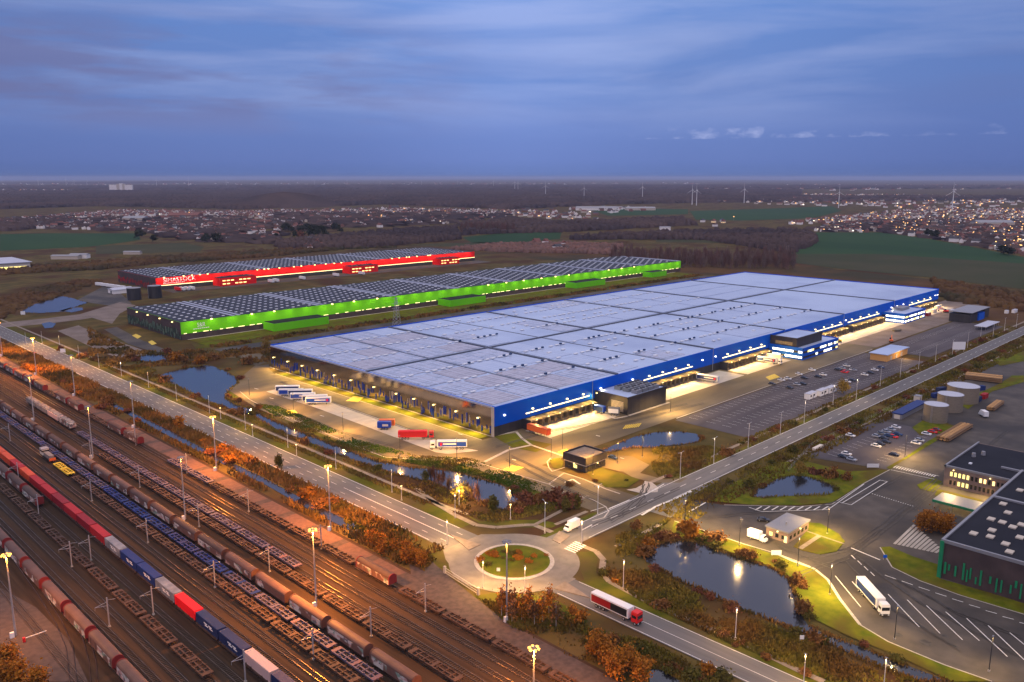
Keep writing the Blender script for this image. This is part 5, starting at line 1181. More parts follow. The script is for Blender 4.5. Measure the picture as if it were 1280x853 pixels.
MB().box(a[0], b[0], a[1]-2.2, a[1]+2.2, .1, 2.6).build('wall', 'gray_metal', t); MB().profx([(0,0)]*0 or [(a[0]-.3,2.6),(b[0]+.3,2.6),(b[0]+.3,3.1),(a[0]-.3,3.1)], a[1]-2.6, a[1]+2.6).build('roof', 'cont_blue', t); MB().box(a[0]-.06,a[0],a[1]-1.4,a[1]+1.4,.1,2.3).build('door', 'cream_paint', t)
kq = Kind(container('cont_blue', 6.1, 2.6)); 
for px, py, rz, m, lab in ((1222,502,1.57,'cont_navy','navy container with white panel right of the silos'),(1230,498,1.57,'cont_red','dark red container behind the navy one right of the silos'),(1176,490,1.3,'cont_navy','navy container behind the smallest silo'),(1170,497,1.3,'cont_blue','blue container behind the middle silo'),(1224,488,1.0,'cont_blue','blue skip box in the open middle of the silo yard')):
    x, y = G(px, py); o = kq.put((x,y,Z2), rz, lab, None, None, {k: m for k in ('body','side_corrugation','roof_corrugation','corner_post','door')})
kq.done()
t = thing('kiosk', 'small cream transformer kiosk between road hedge and silos', 'kiosk', (*G(1147,501),.1)); MB().box(-2,2,-1.5,1.5,0,2.7).build('wall', 'cream_paint', t); MB().box(-2.1,2.1,-1.6,1.6,2.7,2.9).build('roof', 'gray_metal', t); MB().box(-.5,.5,-1.56,-1.48,.1,2.1).build('door', 'gray_metal', t)
t = thing('paper_stack', 'stacked pale boards along the kerb left of the car park', 'board stack', (*G(1022,561),.1), .0); [MB().box(-4,4,-.8+.01*k,.8,k*.35,k*.35+.3).build('board', 'cream_paint', t) for k in range(3)]
# construction gear at the far end
def digger(label, loc, rz, m):
    t = thing('excavator', label, 'excavator', loc, rz)
    for s in (-1,1): MB().profy([(-2,0),(2,0),(2.2,.5),(1.9,.95),(-1.9,.95),(-2.2,.5)], s*1.1-.35, s*1.1+.35).build('track', 'chassis', t).rotation_euler = (0,0,math.pi/2)
    MB().box(-2,1.4,-1.2,1.2,1.0,2.0).build('body', m, t); MB().box(.2,1.5,.1,1.2,2.0,3.1).build('cab', 'glass_dark', t)
    mb = MB(); mb.tube((1.4,-.3,1.7),(4.4,-.3,4.6),.22); mb.tube((4.4,-.3,4.6),(6.4,-.3,2.2),.17); mb.build('arm', m, t); MB().box(6.0,6.9,-.8,.2,1.3,2.3).build('bucket', 'chassis', t)
digger('yellow excavator working by the second office block', (*G(1048,428),.2), 1, 'yellow_paint'); digger('red excavator on the lit ground at the far end of the docks', (*G(1182,391),.2), 2.4, 'cont_bright'); digger('orange excavator beside the far part of the car park', (*G(1114,428),.2), .4, 'orange_paint')
for px, py, L_, lab in ((1121,414,7,'dark material pile in front of the far docks'),):
    t = MB(); x, y = G(px, py); n = 10
    o = tag(MB().prism([(x+L_*math.cos(6.28*k/n)*.8, y+3*math.sin(6.28*k/n)) for k in range(n)], .1, 1.6).build('material_pile', 'dock_dark'), lab, 'pile')
for i, (px, py, c, L_) in enumerate(((1167,391,'cream_paint',9),(1172,386,'cream_paint',12),(1190,391,'silver_paint',8),(1160,395,'dkred_paint',7),(1215,392,'cream_paint',9),(1268,391,'white_paint',9),(1258,392,'white_paint',4))):
    x, y = G(px, py); t = thing('site_container', ['cream storage box beside the red excavator','long cream box behind the red excavator','silver box right of the red excavator','dark red box at the corner of the far office block','cream box beside the workshop','white cabin beyond the workshop near the right edge','small white box next to the cabin beyond the workshop'][i], 'container', (x,y,.1)); MB().box(-L_/2,L_/2,-1.3,1.3,0,2.7).build('body', c, t); MB().box(-L_/2-.05,L_/2+.05,-1.35,1.35,2.7,2.85).build('roof', 'silo_top', t)
# vehicles in front of the red warehouse
for i, (px, py, c, w) in enumerate(((152,362,'w',0),(145,361,'w',0),(138,360,'w',0),(131,359,'w',0),(124,358,'w',0),(222,364,'r',1),(228,364,'w',1),(234,363.5,'w',1),(240,363,'w',1),(345,353,'w',2),(339,354,'w',2),(378,350,'w',3),(420,346,'w',4),(452,344,'w',5))):
    x, y = G(px, py); t = thing('parked_trailer', [f'{ordn(i)} white trailer from the right in the slanting row left of the black tanks',f'{ordn(i-5)} trailer from the left, parked at the left end of the red front','white lorry beside the left red annexe, '+('right one' if i == 9 else 'left one'),'white lorry at the green patch before the red front','greenish white lorry before the middle of the red front','white lorry just left of the second red annexe'][w], 'trailer', (x,y,.15), math.radians(-75 if w == 0 else -90), ['row of white trailers left of the tanks','trailers at the left end of the red front','lorries beside the left red annexe',None,None,None][w] or None)
    trailer_parts(t, -5.5, 11, {'w':'white_paint','r':'cont_bright'}[c])
# ------------------------------------------------------------------ lamp posts, signs, pylon
def lamp_post(h, arms, m, lampm, head=.35):
    t = thing('lamp_post', 'proto', 'lamp post'); MB().tube((0,0,0),(0,0,h),.13,.07,8).build('pole', m, t)
    mb = MB()
    for a in arms: mb.tube((0,0,h-.1),(a*1.7,0,h+.15),.06,.05,6)
    if arms: mb.build('arm', m, t)
    for a in (arms or (0,)): MB().box(a*1.7-.35, a*1.7+.35, -.15, .15, h+.08, h+.24).build('lamp', lampm, t)
    MB().box(-.22,.22,-.22,.22,0,.5).build('base', 'concrete', t); return t
kA = Kind(lamp_post(9.2, (), 'white_pole', 'gray_metal'))
for i, (px, py) in enumerate(((569,648),(490,616),(420,587),(360,560),(307,538),(262,517),(221,501),(186,485),(152,471),(124,460),(99,449),(75,436),(53,430),(33,432))):
    x, y = G(px, py); o = kA.put((x,y,Z1), math.pi/2, f'{ordn(i)} white lamp post from the roundabout along the footpath beside the road', 'white lamp posts along the footpath'); spot('lamp_light', (0,0,9.), 9500, (1,.52,.15), o, (0,0,-1), 168, .5, .2)
for px, py, lab in ((559,682,'at the grass wedge left of the roundabout'),(727,682,'with a bent top at the crossing right of the roundabout'),(779,735,'on the verge above the white roofed lorry'),(919,799,'on the verge of the road at the lower right'),(1004,860,'at the bottom edge right of the road'),(1104,865,'at the bottom edge beside the dark ditch'),(604,736,'on the lower left rim of the roundabout island ring'),(656,743,'at the lower rim of the roundabout ring')):
    x, y = G(px, py); o = kA.put((x,y,Z1), math.pi/2, f'white lamp post {lab}', None, .95); spot('lamp_light', (0,0,9.), 15000 if 'roundabout' in lab or 'crossing' in lab else 6000, (1,.54,.17), o, (0,0,-1), 168, .5, .3)
kA.done()
kT = Kind(lamp_post(11.5, (-1,1), 'white_pole', 'gray_metal'))
for i, (px, py) in enumerate(((681,667),(747,645),(850,600),(892,580),(935,560),(975,545),(1005,529),(1041,507),(1070,500),(1100,483),(1125,472),(1148,463),(1169,453),(1190,446),(1209,436),(1225,428),(1241,422),(1255,416),(1270,411))):
    x, y = G(px, py); kT.put((x,y,Z1), 0 if i else 1.2, f'{ordn(i)} double armed lamp post from the roundabout along the road to the right', 'double armed lamp posts'); i < 9 and spot('lamp_light', (x,y,11.3), 4200, (1,.68,.42), None, (0,0,-1), 168, .5, .2)  # added warm spots at the nearer posts, whose own lamps are unlit
kT.done()
kD = Kind(lamp_post(9.5, (), 'dark_pole', 'gray_metal'))
for px, py, lab in ((429,540,'between the parking strip and the canal'),(500,571,'below the red lorry'),(571,575,'below the white and blue lorry'),(637,586,'at the yellow patch by the yard entrance'),(689,575,'beside the round lawn left of the dark gatehouse'),(741,594,'in front of the dark gatehouse'),(703,563,'above the kerb left of the dark gatehouse'),(772,580,'on the kerb of the visitor car park'),(803,572,'on the bank of the oval pond'),(838,516,'at the corner of the black plant building'),(367,514,'on the bank below the parked trailers'),(312,495,'at the corner of the truck yard'),
   (924,682,'above the dark pond near the box van'),(997,708,'on the kerb right of the white signboard'),(1034,668,'on the lawn of the brick gatehouse'),(1037,744,'beside the first bay line'),(1118,800,'behind the lorry at lower right'),(1236,840,'near the bottom right corner'),(856,656,'on the kerb above the dark pond'),(1131,571,'at the lawn edge beside the crossing'),(1265,740,'in front of the green finned hall')):
    x, y = G(px, py); o = kD.put((x,y,Z1), 0, f'thin dark lamp post {lab}', 'thin dark lamp posts'); near = x < 345 and 200 < y < 470; spot('lamp_light', (0,0,9.3), 27000 if near else (6000 if y < 90 and x < 262 else 24000), (1,.48,.09) if near else (1,.62,.22), o, (0,0,-1), 168, .5, .3)
kD.done()
# lit low lamps along the canal fence
kL = Kind(lamp_post(5.6, (), 'white_pole', 'lamp_warm'))
for px, py, lab, pw_ in ((371,572,'under the parked trailers bank',500),(502,626,'below the red lorry across the canal',500),(276,524,'at the canal mouth of the first basin',450),(316,546,'second along the canal',350),(574,632,'lighting the pale bush on the canal bank',2500),(638,650,'near the roundabout at the canal end',900)):
    x, y = G(px, py); o = kL.put((x,y,Z1), 0, f'lit low lamp post {lab}', 'lit low lamps along the canal'); spot('lamp_light', (0,0,5.5), pw_, WARM, o, (0,0,-1), 172, .4, .3); 'pale bush' in lab and point('lamp_light', (.7,.7,6.3), 5000, (1,.72,.3), o, .15)
kL.done()
# posts of the yard lighting, lit from above by the dock lamps
def sign(label, px, py, w, h, z, m, name='signboard'):
    x, y = G(px, py); t = thing(name, label, 'sign', (x,y,.1), math.radians(-45))
    for s in (-1,1): MB().tube((s*w*.4,0,0),(s*w*.4,0,z+h),.07).build('post', 'steel_pole', t)
    MB().box(-w/2,w/2,-.09,-.02,z,z+h).build('panel', m, t); return t
sign('white board on posts by the road verge at far left', 79, 443, 3.6, 2.6, 1.2, 'white_paint'); sign('white board beside the far lot at left', 29, 395, 4, 3, 1, 'white_paint')
sign('large white board behind the lamp posts of the right road', 1198, 440, 9, 5.5, 1.5, 'white_paint'); sign('white board at the kerb by the brick gatehouse', 970, 696, 3.2, 1.6, .5, 'white_paint')
sign('white bordered board by the grass left of the parking bays', 1002, 803, 1.1, 1.1, .8, 'white_paint'); sign('white board leaning at the car park end by the kidney pond', 1091, 585, 5, 1.6, .1, 'white_paint')
sign('round blue arrow sign on the roundabout island', 623, 716, 1.1, 1.1, .4, 'silo_top'); sign('small blue sign beside the grass at lower right', 1106, 700, 1.2, 1., .6, 'blue_office')
for i, (px, py, lab) in enumerate(((632,713,'in the splitter of the roundabout'),)): pass
# lattice pylon between the green and blue warehouses
x, y = G(496,408); t = thing('lattice_pylon', 'thin grey lattice pylon in front of the green wall', 'pylon', (x,y,.1)); mb = MB()
for sx, sy in ((-1,-1),(1,-1),(1,1),(-1,1)): mb.tube((sx*2.6,sy*2.6,0),(sx*.5,sy*.5,24),.12)
for k in range(8):
    z0, z1 = k*3, k*3+3; a0, a1 = 2.6-2.1*z0/24, 2.6-2.1*z1/24
    for sx, sy, ex, ey in ((-1,-1,1,-1),(1,-1,1,1),(1,1,-1,1),(-1,1,-1,-1)): mb.tube((sx*a0,sy*a0,z0),(ex*a1,ey*a1,z1),.07,.07,4); mb.tube((ex*a0,ey*a0,z0),(sx*a1,sy*a1,z1),.07,.07,4)
mb.build('tower', 'steel_pole', t); mb = MB()
for z in (15,19,23): mb.tube((-4.5,0,z),(4.5,0,z),.12)
mb.build('cross_arm', 'steel_pole', t)
# fence along the canal path and the railing by the junction
def fence(label, pts, h, step, m, name='mesh_fence'):
    t = thing(name, label, 'fence'); mb = MB(); pm = MB()
    for (x0,y0),(x1,y1) in zip(pts,pts[1:]):
        n = max(1,int(math.hypot(x1-x0,y1-y0)/step))
        for k in range(n): pm.tube((x0+(x1-x0)*k/n,y0+(y1-y0)*k/n,.05),(x0+(x1-x0)*k/n,y0+(y1-y0)*k/n,h+.1),.05,.05,4)
        for z in (.3, h*.55, h): mb.tube((x0,y0,z),(x1,y1,z),.025,.025,4)
    mb.build('mesh', m, t); pm.build('posts', m, t, kind='stuff')
fence('dark fence on the bank between the truck yard and the canal', GP([(345,511),(385,526),(440,551),(510,571),(585,578),(640,596),(690,615)]), 2, 6, 'dark_pole')
fence('dark hedge like railing from the dark pond to the side road junction', GP([(812,664),(840,645)]), 1.6, 2, 'dark_pole', 'railing'); fence('dark railing left of the kidney pond lawn', GP([(882,628),(905,611),(945,590)]), 1.6, 3, 'dark_pole', 'railing')
fence('thin fence along the silo yard hedge', GP([(985,590),(1015,558),(1100,518),(1160,487)]), 1.8, 5, 'steel_pole')
# ------------------------------------------------------------------ trees and shrubs
def leaves(parent, name, m, n, rx, ry, rz, cz, size, seed, clumps=12, vertical=False, lowbias=0.):
    g = np.random.default_rng(seed)
    d = g.normal(size=(clumps,3)); d /= np.linalg.norm(d, axis=1)[:,None]; d *= (g.random((clumps,1))**.45)*.82
    c = d*np.array([rx,ry,rz])
    idx = g.integers(0, clumps, n); spread = .34*(.6+.9*g.random((clumps,1)))
    p = c[idx]+g.normal(size=(n,3))*spread[idx]*np.array([rx,ry,rz])
    p[:,2] = np.maximum(p[:,2]+cz, .12)
    a = g.normal(size=(n,3)); a /= np.linalg.norm(a, axis=1)[:,None]
    b = np.cross(a, g.normal(size=(n,3))); b /= np.linalg.norm(b, axis=1)[:,None]
    s = size*(.5+g.random((n,1)))
    if vertical: a = np.tile([[0,0,1.]],(n,1))+.25*a; b[:,2] *= .1; la, lb = s*2.2, s*.16
    else: la, lb = s*.62, s*.42
    V = np.concatenate([p-a*la-b*lb, p+a*la-b*lb, p+a*la+b*lb, p-a*la+b*lb], 0)
    i = np.arange(n); F = np.stack([i, i+n, i+2*n, i+3*n], 1)
    return np_obj(name, V, F, m, parent)
def shrub(name, m, h, w, n, seed, size=.42):
    t = thing(name, 'proto', 'shrub')
    leaves(t, 'foliage', m, n, w/2, w/2, h*.5, h*.48, size, seed, 9)
    mb = MB(); r = random.Random(seed)
    for k in range(6):
        a = r.random()*6.28; mb.tube((0,0,0),(math.cos(a)*w*.3, math.sin(a)*w*.3, h*.75), .05, .02, 4)
    mb.build('stems', 'bark', t); return t
def tree(name, m, h, w, n, seed, size=.42, trunk='bark', cz=.62, rz=.42, tr=.14, cat='tree'):
    t = thing(name, 'proto', cat); r = random.Random(seed)
    mb = MB(); mb.tube((0,0,0),(0,0,h*.55), tr, tr*.6, 7); mb.tube((0,0,h*.55),(.1,.05,h*.95), tr*.6, .03, 6); mb.build('trunk', trunk, t)
    mb = MB()
    for k in range(8):
        a = k*2.4+r.random(); z = h*(.28+.07*k); mb.tube((0,0,z),(math.cos(a)*w*.36, math.sin(a)*w*.36, z+h*.22), tr*.4, .025, 5)
    mb.build('limbs', trunk, t)
    leaves(t, 'crown', m, n, w/2, w/2, h*rz, h*cz, size, seed, 14); return t
def bare(name, h, w, n, seed, m='twig', size=.9):
    t = thing(name, 'proto', 'tree'); MB().tube((0,0,0),(0,0,h*.9), .2, .05, 6).build('trunk', 'twig', t)
    leaves(t, 'twigs', m, n, w/2, w/2, h*.42, h*.56, size, seed, 10, True); return t
SH = {'o': [Kind(shrub('shrub','leaf_orange',2.2,3.4,420,1)), Kind(shrub('shrub','leaf_orange',3.2,3.6,520,2))], 'b': [Kind(shrub('shrub','leaf_brown',1.8,3.2,420,3)), Kind(shrub('shrub','leaf_brown',2.6,4.0,520,4))],
      'r': [Kind(shrub('shrub','leaf_rust',2.0,3.4,420,5)), Kind(shrub('shrub','leaf_rust',2.8,3.4,460,6))], 'g': [Kind(shrub('shrub','leaf_olive',1.6,3.0,420,7)), Kind(shrub('shrub','leaf_olive',2.4,3.6,480,8))]}
CN = {'o':'orange','b':'brown','r':'rust red','g':'olive green'}
NSH = 0
YARD = GP([(838,642),(870,626),(905,632),(1000,634),(1040,631),(1080,605),(1112,588),(1280,450),(1290,853),(1240,853),(1180,835),(1110,805),(1075,785),(1048,748),(1030,722),(1010,709),(950,690),(880,665)])
JUNC = GP([(695,672),(760,640),(800,612),(880,588),(902,602),(862,624),(850,641),(838,650),(800,645),(740,672),(712,680)])
def scatter_line(pts, n, kinds, where, spread=2.5, closed=True, inside=None, smin=.55, smax=1.15):
    global NSH
    segs = list(zip(pts, pts[1:]+pts[:1] if closed else pts[1:])); Ls = [math.hypot(b[0]-a[0],b[1]-a[1]) for a,b in segs]; tot = sum(Ls)
    for _ in range(n):
        s = rnd.random()*tot
        for (a,b),L_ in zip(segs,Ls):
            if s <= L_: break
            s -= L_
        f = s/max(L_,1e-6); x = a[0]+(b[0]-a[0])*f+rnd.gauss(0,spread); y = a[1]+(b[1]-a[1])*f+rnd.gauss(0,spread)
        if inside and inpoly(x, y, inside): continue
        if (163.5 < x < 181 and y > 185) or (167 < x < 180.4 and y < 158) or (188 < x and 166 < y < 179.8) or inpoly(x, y, YARD) or inpoly(x, y, JUNC): continue
        k = rnd.choice(kinds); kd = rnd.choice(SH[k]); sc = smin+rnd.random()*(smax-smin)
        kd.put((x,y,0), rnd.random()*6.28, f'{CN[k]} shrub {where}', f'{CN[k]} shrubs {where}', (sc*(.9+.3*rnd.random()),sc,sc*(.7+.5*rnd.random()))); NSH += 1
scatter_line(PW['dark'], 35, 'brrbg', 'on the bank of the long dark pond', 2.2, True, PW['dark'])
scatter_line(GP([(800,690),(815,676),(835,670),(860,668),(885,674),(905,684)]), 8, 'orbo', 'at the upper end of the long dark pond', 2, False, PW['dark'], .9, 1.7)
scatter_line(PW['kidney'], 9, 'obg', 'around the kidney shaped pond', 1.6, True, PW['kidney'])
scatter_line(GP([(1005,590),(1030,592),(1060,600),(1085,602)]), 7, 'rb', 'behind the kidney shaped pond', 2, False, None, .8, 1.4)
scatter_line(PW['canal'], 17, 'brgb', 'along the canal below the truck yard', 2.0, True, PW['canal'])
scatter_line(GP([(600,626),(640,640),(660,632),(690,622),(720,632)]), 13, 'rrb', 'at the near end of the canal pond', 2.5, False, PW['canal'], .9, 1.6)
scatter_line(PW['basin'], 22, 'brb', 'around the lamp lit basin', 2.4, True, PW['basin'], .8, 1.5)
scatter_line(PW['reedy'], 9, 'rb', 'around the small reedy pond', 3, True, PW['reedy'], .8, 1.5)
scatter_line(PW['oval'], 8, 'bg', 'around the oval pond', 1.5, True, PW['oval'], .5, .9)
scatter_line(GP([(20,425),(60,435),(110,452),(140,452),(160,455)]), 11, 'brb', 'on the waste ground beside the far left lot', 5, False, None, 1., 1.9)
scatter_line([(150,600),(150,500),(150,420),(158,400),(158,330),(159,240)], 34, 'oobr', 'in the verge between rails and road', 2.6, False, None, .8, 1.7)
scatter_line(GP([(190,452),(240,452),(300,440),(330,437)]), 13, 'ob', 'between the basin and the green warehouse', 5, False, None, 1., 2.)
scatter_line([(262,500),(420,508),(640,515),(860,518)], 46, 'oobb', 'on the embankment behind the blue warehouse', 8, False, None, 1.2, 2.4)
scatter_line([(270,181.5),(420,182),(600,182),(740,182)], 30, 'brg', 'in the verge between the large car park and the road', 1.8, False, None, .6, 1.1)
scatter_line([(285,161),(420,160),(600,160),(740,160)], 34, 'brgg', 'in the hedge on the near side of the right road', 1.6, False, None, .7, 1.25)
scatter_line(GP([(770,660),(800,650),(830,640)]), 6, 'rb', 'between the junction and the long dark pond', 2.5, False, None, .6, 1.)
scatter_line(GP([(690,760),(740,790),(800,830),(860,840),(900,850)]), 18, 'obg', 'on the slope below the roundabout', 2.5, False, None, .7, 1.2)
scatter_line(GP([(470,672),(500,690),(530,702)]), 8, 'ob', 'in the copse left of the roundabout', 2, False, None, .7, 1.2)
scatter_line(GP([(612,700),(640,695),(665,705)]), 15, 'oog', 'planted on the roundabout island', 3.2, False, None, .4, .75)
scatter_line(GP([(700,612),(740,600),(790,603)]), 5, 'bg', 'beside the dark gatehouse', 2.5, False, None, .4, .8)
scatter_line(GP([(735,700),(760,740),(830,770),(900,800),(960,830),(1010,850)]), 16, 'obbg', 'on the verge above the lower right road', 2.2, False, None, .45, .9)
for ks in SH.values():
    for k in ks: k.done()
kO = [Kind(tree('tree','leaf_orange',8,4.6,1300,21)), Kind(tree('tree','leaf_orange',6.5,4.2,1000,22))]
kW_ = [Kind(tree('birch','leaf_orange',9,3.2,520,23,.36,'birch',.60,.36,.10)), Kind(tree('birch','leaf_brown',8,3.0,420,24,.36,'birch',.60,.36,.09))]
kY = Kind(tree('tree','leaf_yellow',7,5.0,1000,25)); kV = Kind(tree('tree','leaf_olive',6,3.2,800,26))
def ptree(k, px, py, lab, sc=1., grp=None):
    x, y = G(px, py); k.put((x,y,0), rnd.random()*6.28, lab, grp, (sc,sc,sc*(.9+.2*rnd.random())))
for px, py, l in ((758,830,'tallest orange tree at the bottom of the slope, left one'),(785,838,'broad orange tree at the bottom of the slope, right of the tallest'),(745,822,'orange tree at the left edge of the lower clump'),(800,852,'orange tree touching the bottom edge below the roundabout'),(770,848,'orange tree in front of the lower clump')): ptree(rnd.choice(kO), px, py, l, .95, 'orange trees below the roundabout')
for px, py, l in ((12,838,'orange tree in the lower left corner, upper one'),(24,858,'orange tree in the lower left corner, near the road'),(5,858,'orange tree at the very lower left corner'),(48,866,'low orange tree at bottom edge in the lower left corner')): ptree(rnd.choice(kO), px, py, l, .9, 'orange trees in the lower left corner')
for i, (px, py) in enumerate(((627,772),(641,770),(652,778),(668,782),(678,780),(695,786),(660,770),(640,780),(686,770))): ptree(kW_[i % 2], px, py, f'{ordn(i)} pale stemmed birch in the loose row just below the roundabout', 1.0, 'birches below the roundabout')
for i, (px, py) in enumerate(((466,684),(478,692),(508,704),(520,704),(528,708),(494,690))): ptree(kO[i % 2], px, py, f'{ordn(i)} orange tree of the copse between the ditch and the roundabout', .62, 'copse left of the roundabout')
ptree(kY, 575,626, 'pale yellow tree lit by a lamp on the canal bank', .95); ptree(kV, 618,640, 'slim olive tree on the near bank of the canal pond', 1.); ptree(kV, 532,602, 'small olive tree at the narrow of the canal', .8); ptree(kV, 707,640, 'olive tree at the corner of the junction', .85); ptree(kV, 722,636, 'thin olive tree right of another at the junction corner', .8)
ptree(kY, 1001,594, 'round yellow tree behind the kidney shaped pond', .75); ptree(kY, 1054,493, 'yellowish tree beside the white site cabins', 1.0); ptree(kY, 333,437, 'yellow tree at the far left corner of the blue warehouse', 1.); ptree(kV, 348,585, 'lone olive tree on the road verge above the ditch', .9)
for i, (px, py) in enumerate(((1152,664),(1158,658),(1164,667),(1171,660),(1178,667),(1184,662))): ptree(kO[i % 2], px, py, f'{ordn(i)} tree of the orange clump by the green canopy', .8, 'orange clump beside the hall')
for i, (px, py) in enumerate(((505,592),(515,597),(541,600),(550,606))): pass
for k in kO+kW_+[kY,kV]: k.done()
kB = [Kind(bare('bare_tree', 6.5, 2.6, 260, 31, 'leaf_rust', .35)), Kind(bare('bare_tree', 5.5, 2.4, 220, 32, 'leaf_brown', .35))]
for i, (px, py) in enumerate(((543,603),(548,606),(553,609),(538,600),(585,622),(590,625),(596,628),(561,613))): ptree(kB[i % 2], px, py, f'{ordn(i)} bare reddish sapling along the canal pond', 1., 'bare saplings by the canal pond')
for k in kB: k.done()
# reeds and rough growth: nobody could count the stalks
def blades(name, polys, n, m, h, w, avoid=(), seed=1, kindname='stuff'):
    g = np.random.default_rng(seed); out = []
    areas = []
    for P in polys:
        A = abs(sum(P[i-1][0]*P[i][1]-P[i][0]*P[i-1][1] for i in range(len(P))))/2; areas.append(A)
    for P, A in zip(polys, areas):
        k = int(n*A/sum(areas)); xs = [p[0] for p in P]; ys = [p[1] for p in P]
        bb = (max(xs)-min(xs))*(max(ys)-min(ys)); k2 = int(k*bb/max(A,1))
        X = g.uniform(min(xs),max(xs),k2); Y = g.uniform(min(ys),max(ys),k2)
        ok = np_inpoly(X, Y, P)
        for Q in avoid: ok &= ~np_inpoly(X, Y, Q)
        nz = np.sin(X*.21+1.3*np.sin(Y*.13))+np.sin(Y*.17+1.7*np.sin(X*.09))+.6*np.sin(X*.7)*np.sin(Y*.61)
        ok &= (nz+g.normal(0,.5,k2)) > -.55
        out.append(np.stack([X[ok],Y[ok]],1))
    p = np.concatenate(out); n = len(p); a = g.uniform(0,np.pi,n); hh = h*(.5+.8*g.random(n)); ww = w*(.6+.8*g.random(n)); lean = g.normal(0,.25,(n,2))*hh[:,None]
    dx, dy = np.cos(a)*ww, np.sin(a)*ww
    V = np.concatenate([np.stack([p[:,0]-dx,p[:,1]-dy,np.full(n,.02)],1), np.stack([p[:,0]+dx,p[:,1]+dy,np.full(n,.02)],1), np.stack([p[:,0]+lean[:,0]+dx*.55,p[:,1]+lean[:,1]+dy*.55,hh],1), np.stack([p[:,0]+lean[:,0]-dx*.55,p[:,1]+lean[:,1]-dy*.55,hh*.93],1)],0)
    i = np.arange(n); return np_obj(name, V, np.stack([i,i+n,i+2*n,i+3*n],1), m, None, kindname)
WAT = list(PW.values()); DIT = [[(150.8,188),(156.2,188),(156.2,472),(151,472)]]
blades('reeds', [R4(147.5,164.5,196,640), R4(148,163,640,900)], 34000, 'reed', 1.7, .32, DIT, 2)
blades('reeds', [R4(190.5,204,215,560), R4(183.6,187,230,560), GP([(560,640),(620,655),(690,640),(720,628),(690,622),(640,640)])], 20000, 'reed_green', .75, .3, WAT, 3)
blades('reeds', [R4(258,880,495,542), R4(262,900,562,574), GP([(110,410),(170,440),(300,438),(335,440),(240,455),(150,462),(110,450)])], 30000, 'reed', 1.6, .8, WAT, 4)
blades('reeds', [R4(270,760,178.6,187), R4(240,760,151,167)], 26000, 'reed_green', .9, .35, WAT, 5)
blades('reeds', [GP([(755,700),(800,700),(865,742),(960,782),(1060,820),(1150,853),(1040,853),(900,800),(800,752),(752,718)]), GP([(700,765),(745,790),(800,800),(850,820),(900,845),(900,860),(700,820),(640,785),(600,750)]), GP([(430,640),(470,655),(520,680),(545,700),(530,715),(480,690),(430,660)])], 22000, 'reed_green', .85, .3, WAT, 6)
blades('reeds', [GP([(815,562),(880,558),(905,560),(870,585),(825,598),(815,585)]), GP([(770,670),(840,648),(800,690),(770,700)])], 6000, 'reed_green', .8, .35, WAT, 7)
blades('bank_growth', [GP(p) for p in ([(318,505),(345,508),(385,523),(440,548),(520,570),(590,574),(640,592),(690,612),(675,622),(640,610),(600,596),(540,584),(480,574),(420,556),(360,530)],)], 15000, 'bank_green', .55, .3, WAT, 8)

def fringe(name, P, n, m, h, w, seed):
    g = np.random.default_rng(seed); A = np.array(P); B = np.roll(A,-1,0); L = np.linalg.norm(B-A,axis=1); k = g.choice(len(A), n, p=L/L.sum()); f = g.random((n,1))
    p = A[k]+(B[k]-A[k])*f+g.normal(0,.55,(n,2)); keep = (np.sin(p[:,0]*.45)+np.sin(p[:,1]*.38+1)+g.normal(0,.6,n)) > -.7; p = p[keep]; n = len(p)
    a = g.uniform(0,np.pi,n); hh = h*(.4+.8*g.random(n)); ww = w*(.6+.8*g.random(n)); dx, dy = np.cos(a)*ww, np.sin(a)*ww; lean = g.normal(0,.2,(n,2))*hh[:,None]
    V = np.concatenate([np.stack([p[:,0]-dx,p[:,1]-dy,np.full(n,.1)],1), np.stack([p[:,0]+dx,p[:,1]+dy,np.full(n,.1)],1), np.stack([p[:,0]+lean[:,0]+dx*.5,p[:,1]+lean[:,1]+dy*.5,hh],1), np.stack([p[:,0]+lean[:,0]-dx*.5,p[:,1]+lean[:,1]-dy*.5,hh*.9],1)],0)
    i = np.arange(n); return np_obj(name, V, np.stack([i,i+n,i+2*n,i+3*n],1), m, None, 'stuff')
for q, (k, n_) in enumerate((('dark',2600),('kidney',700),('canal',2600),('basin',1400),('oval',700),('reedy',500),('triangular',500))): fringe('pond_reeds', PW[k], n_, 'reed' if q % 2 == 0 else 'reed_green', 1.0, .22, 50+q)
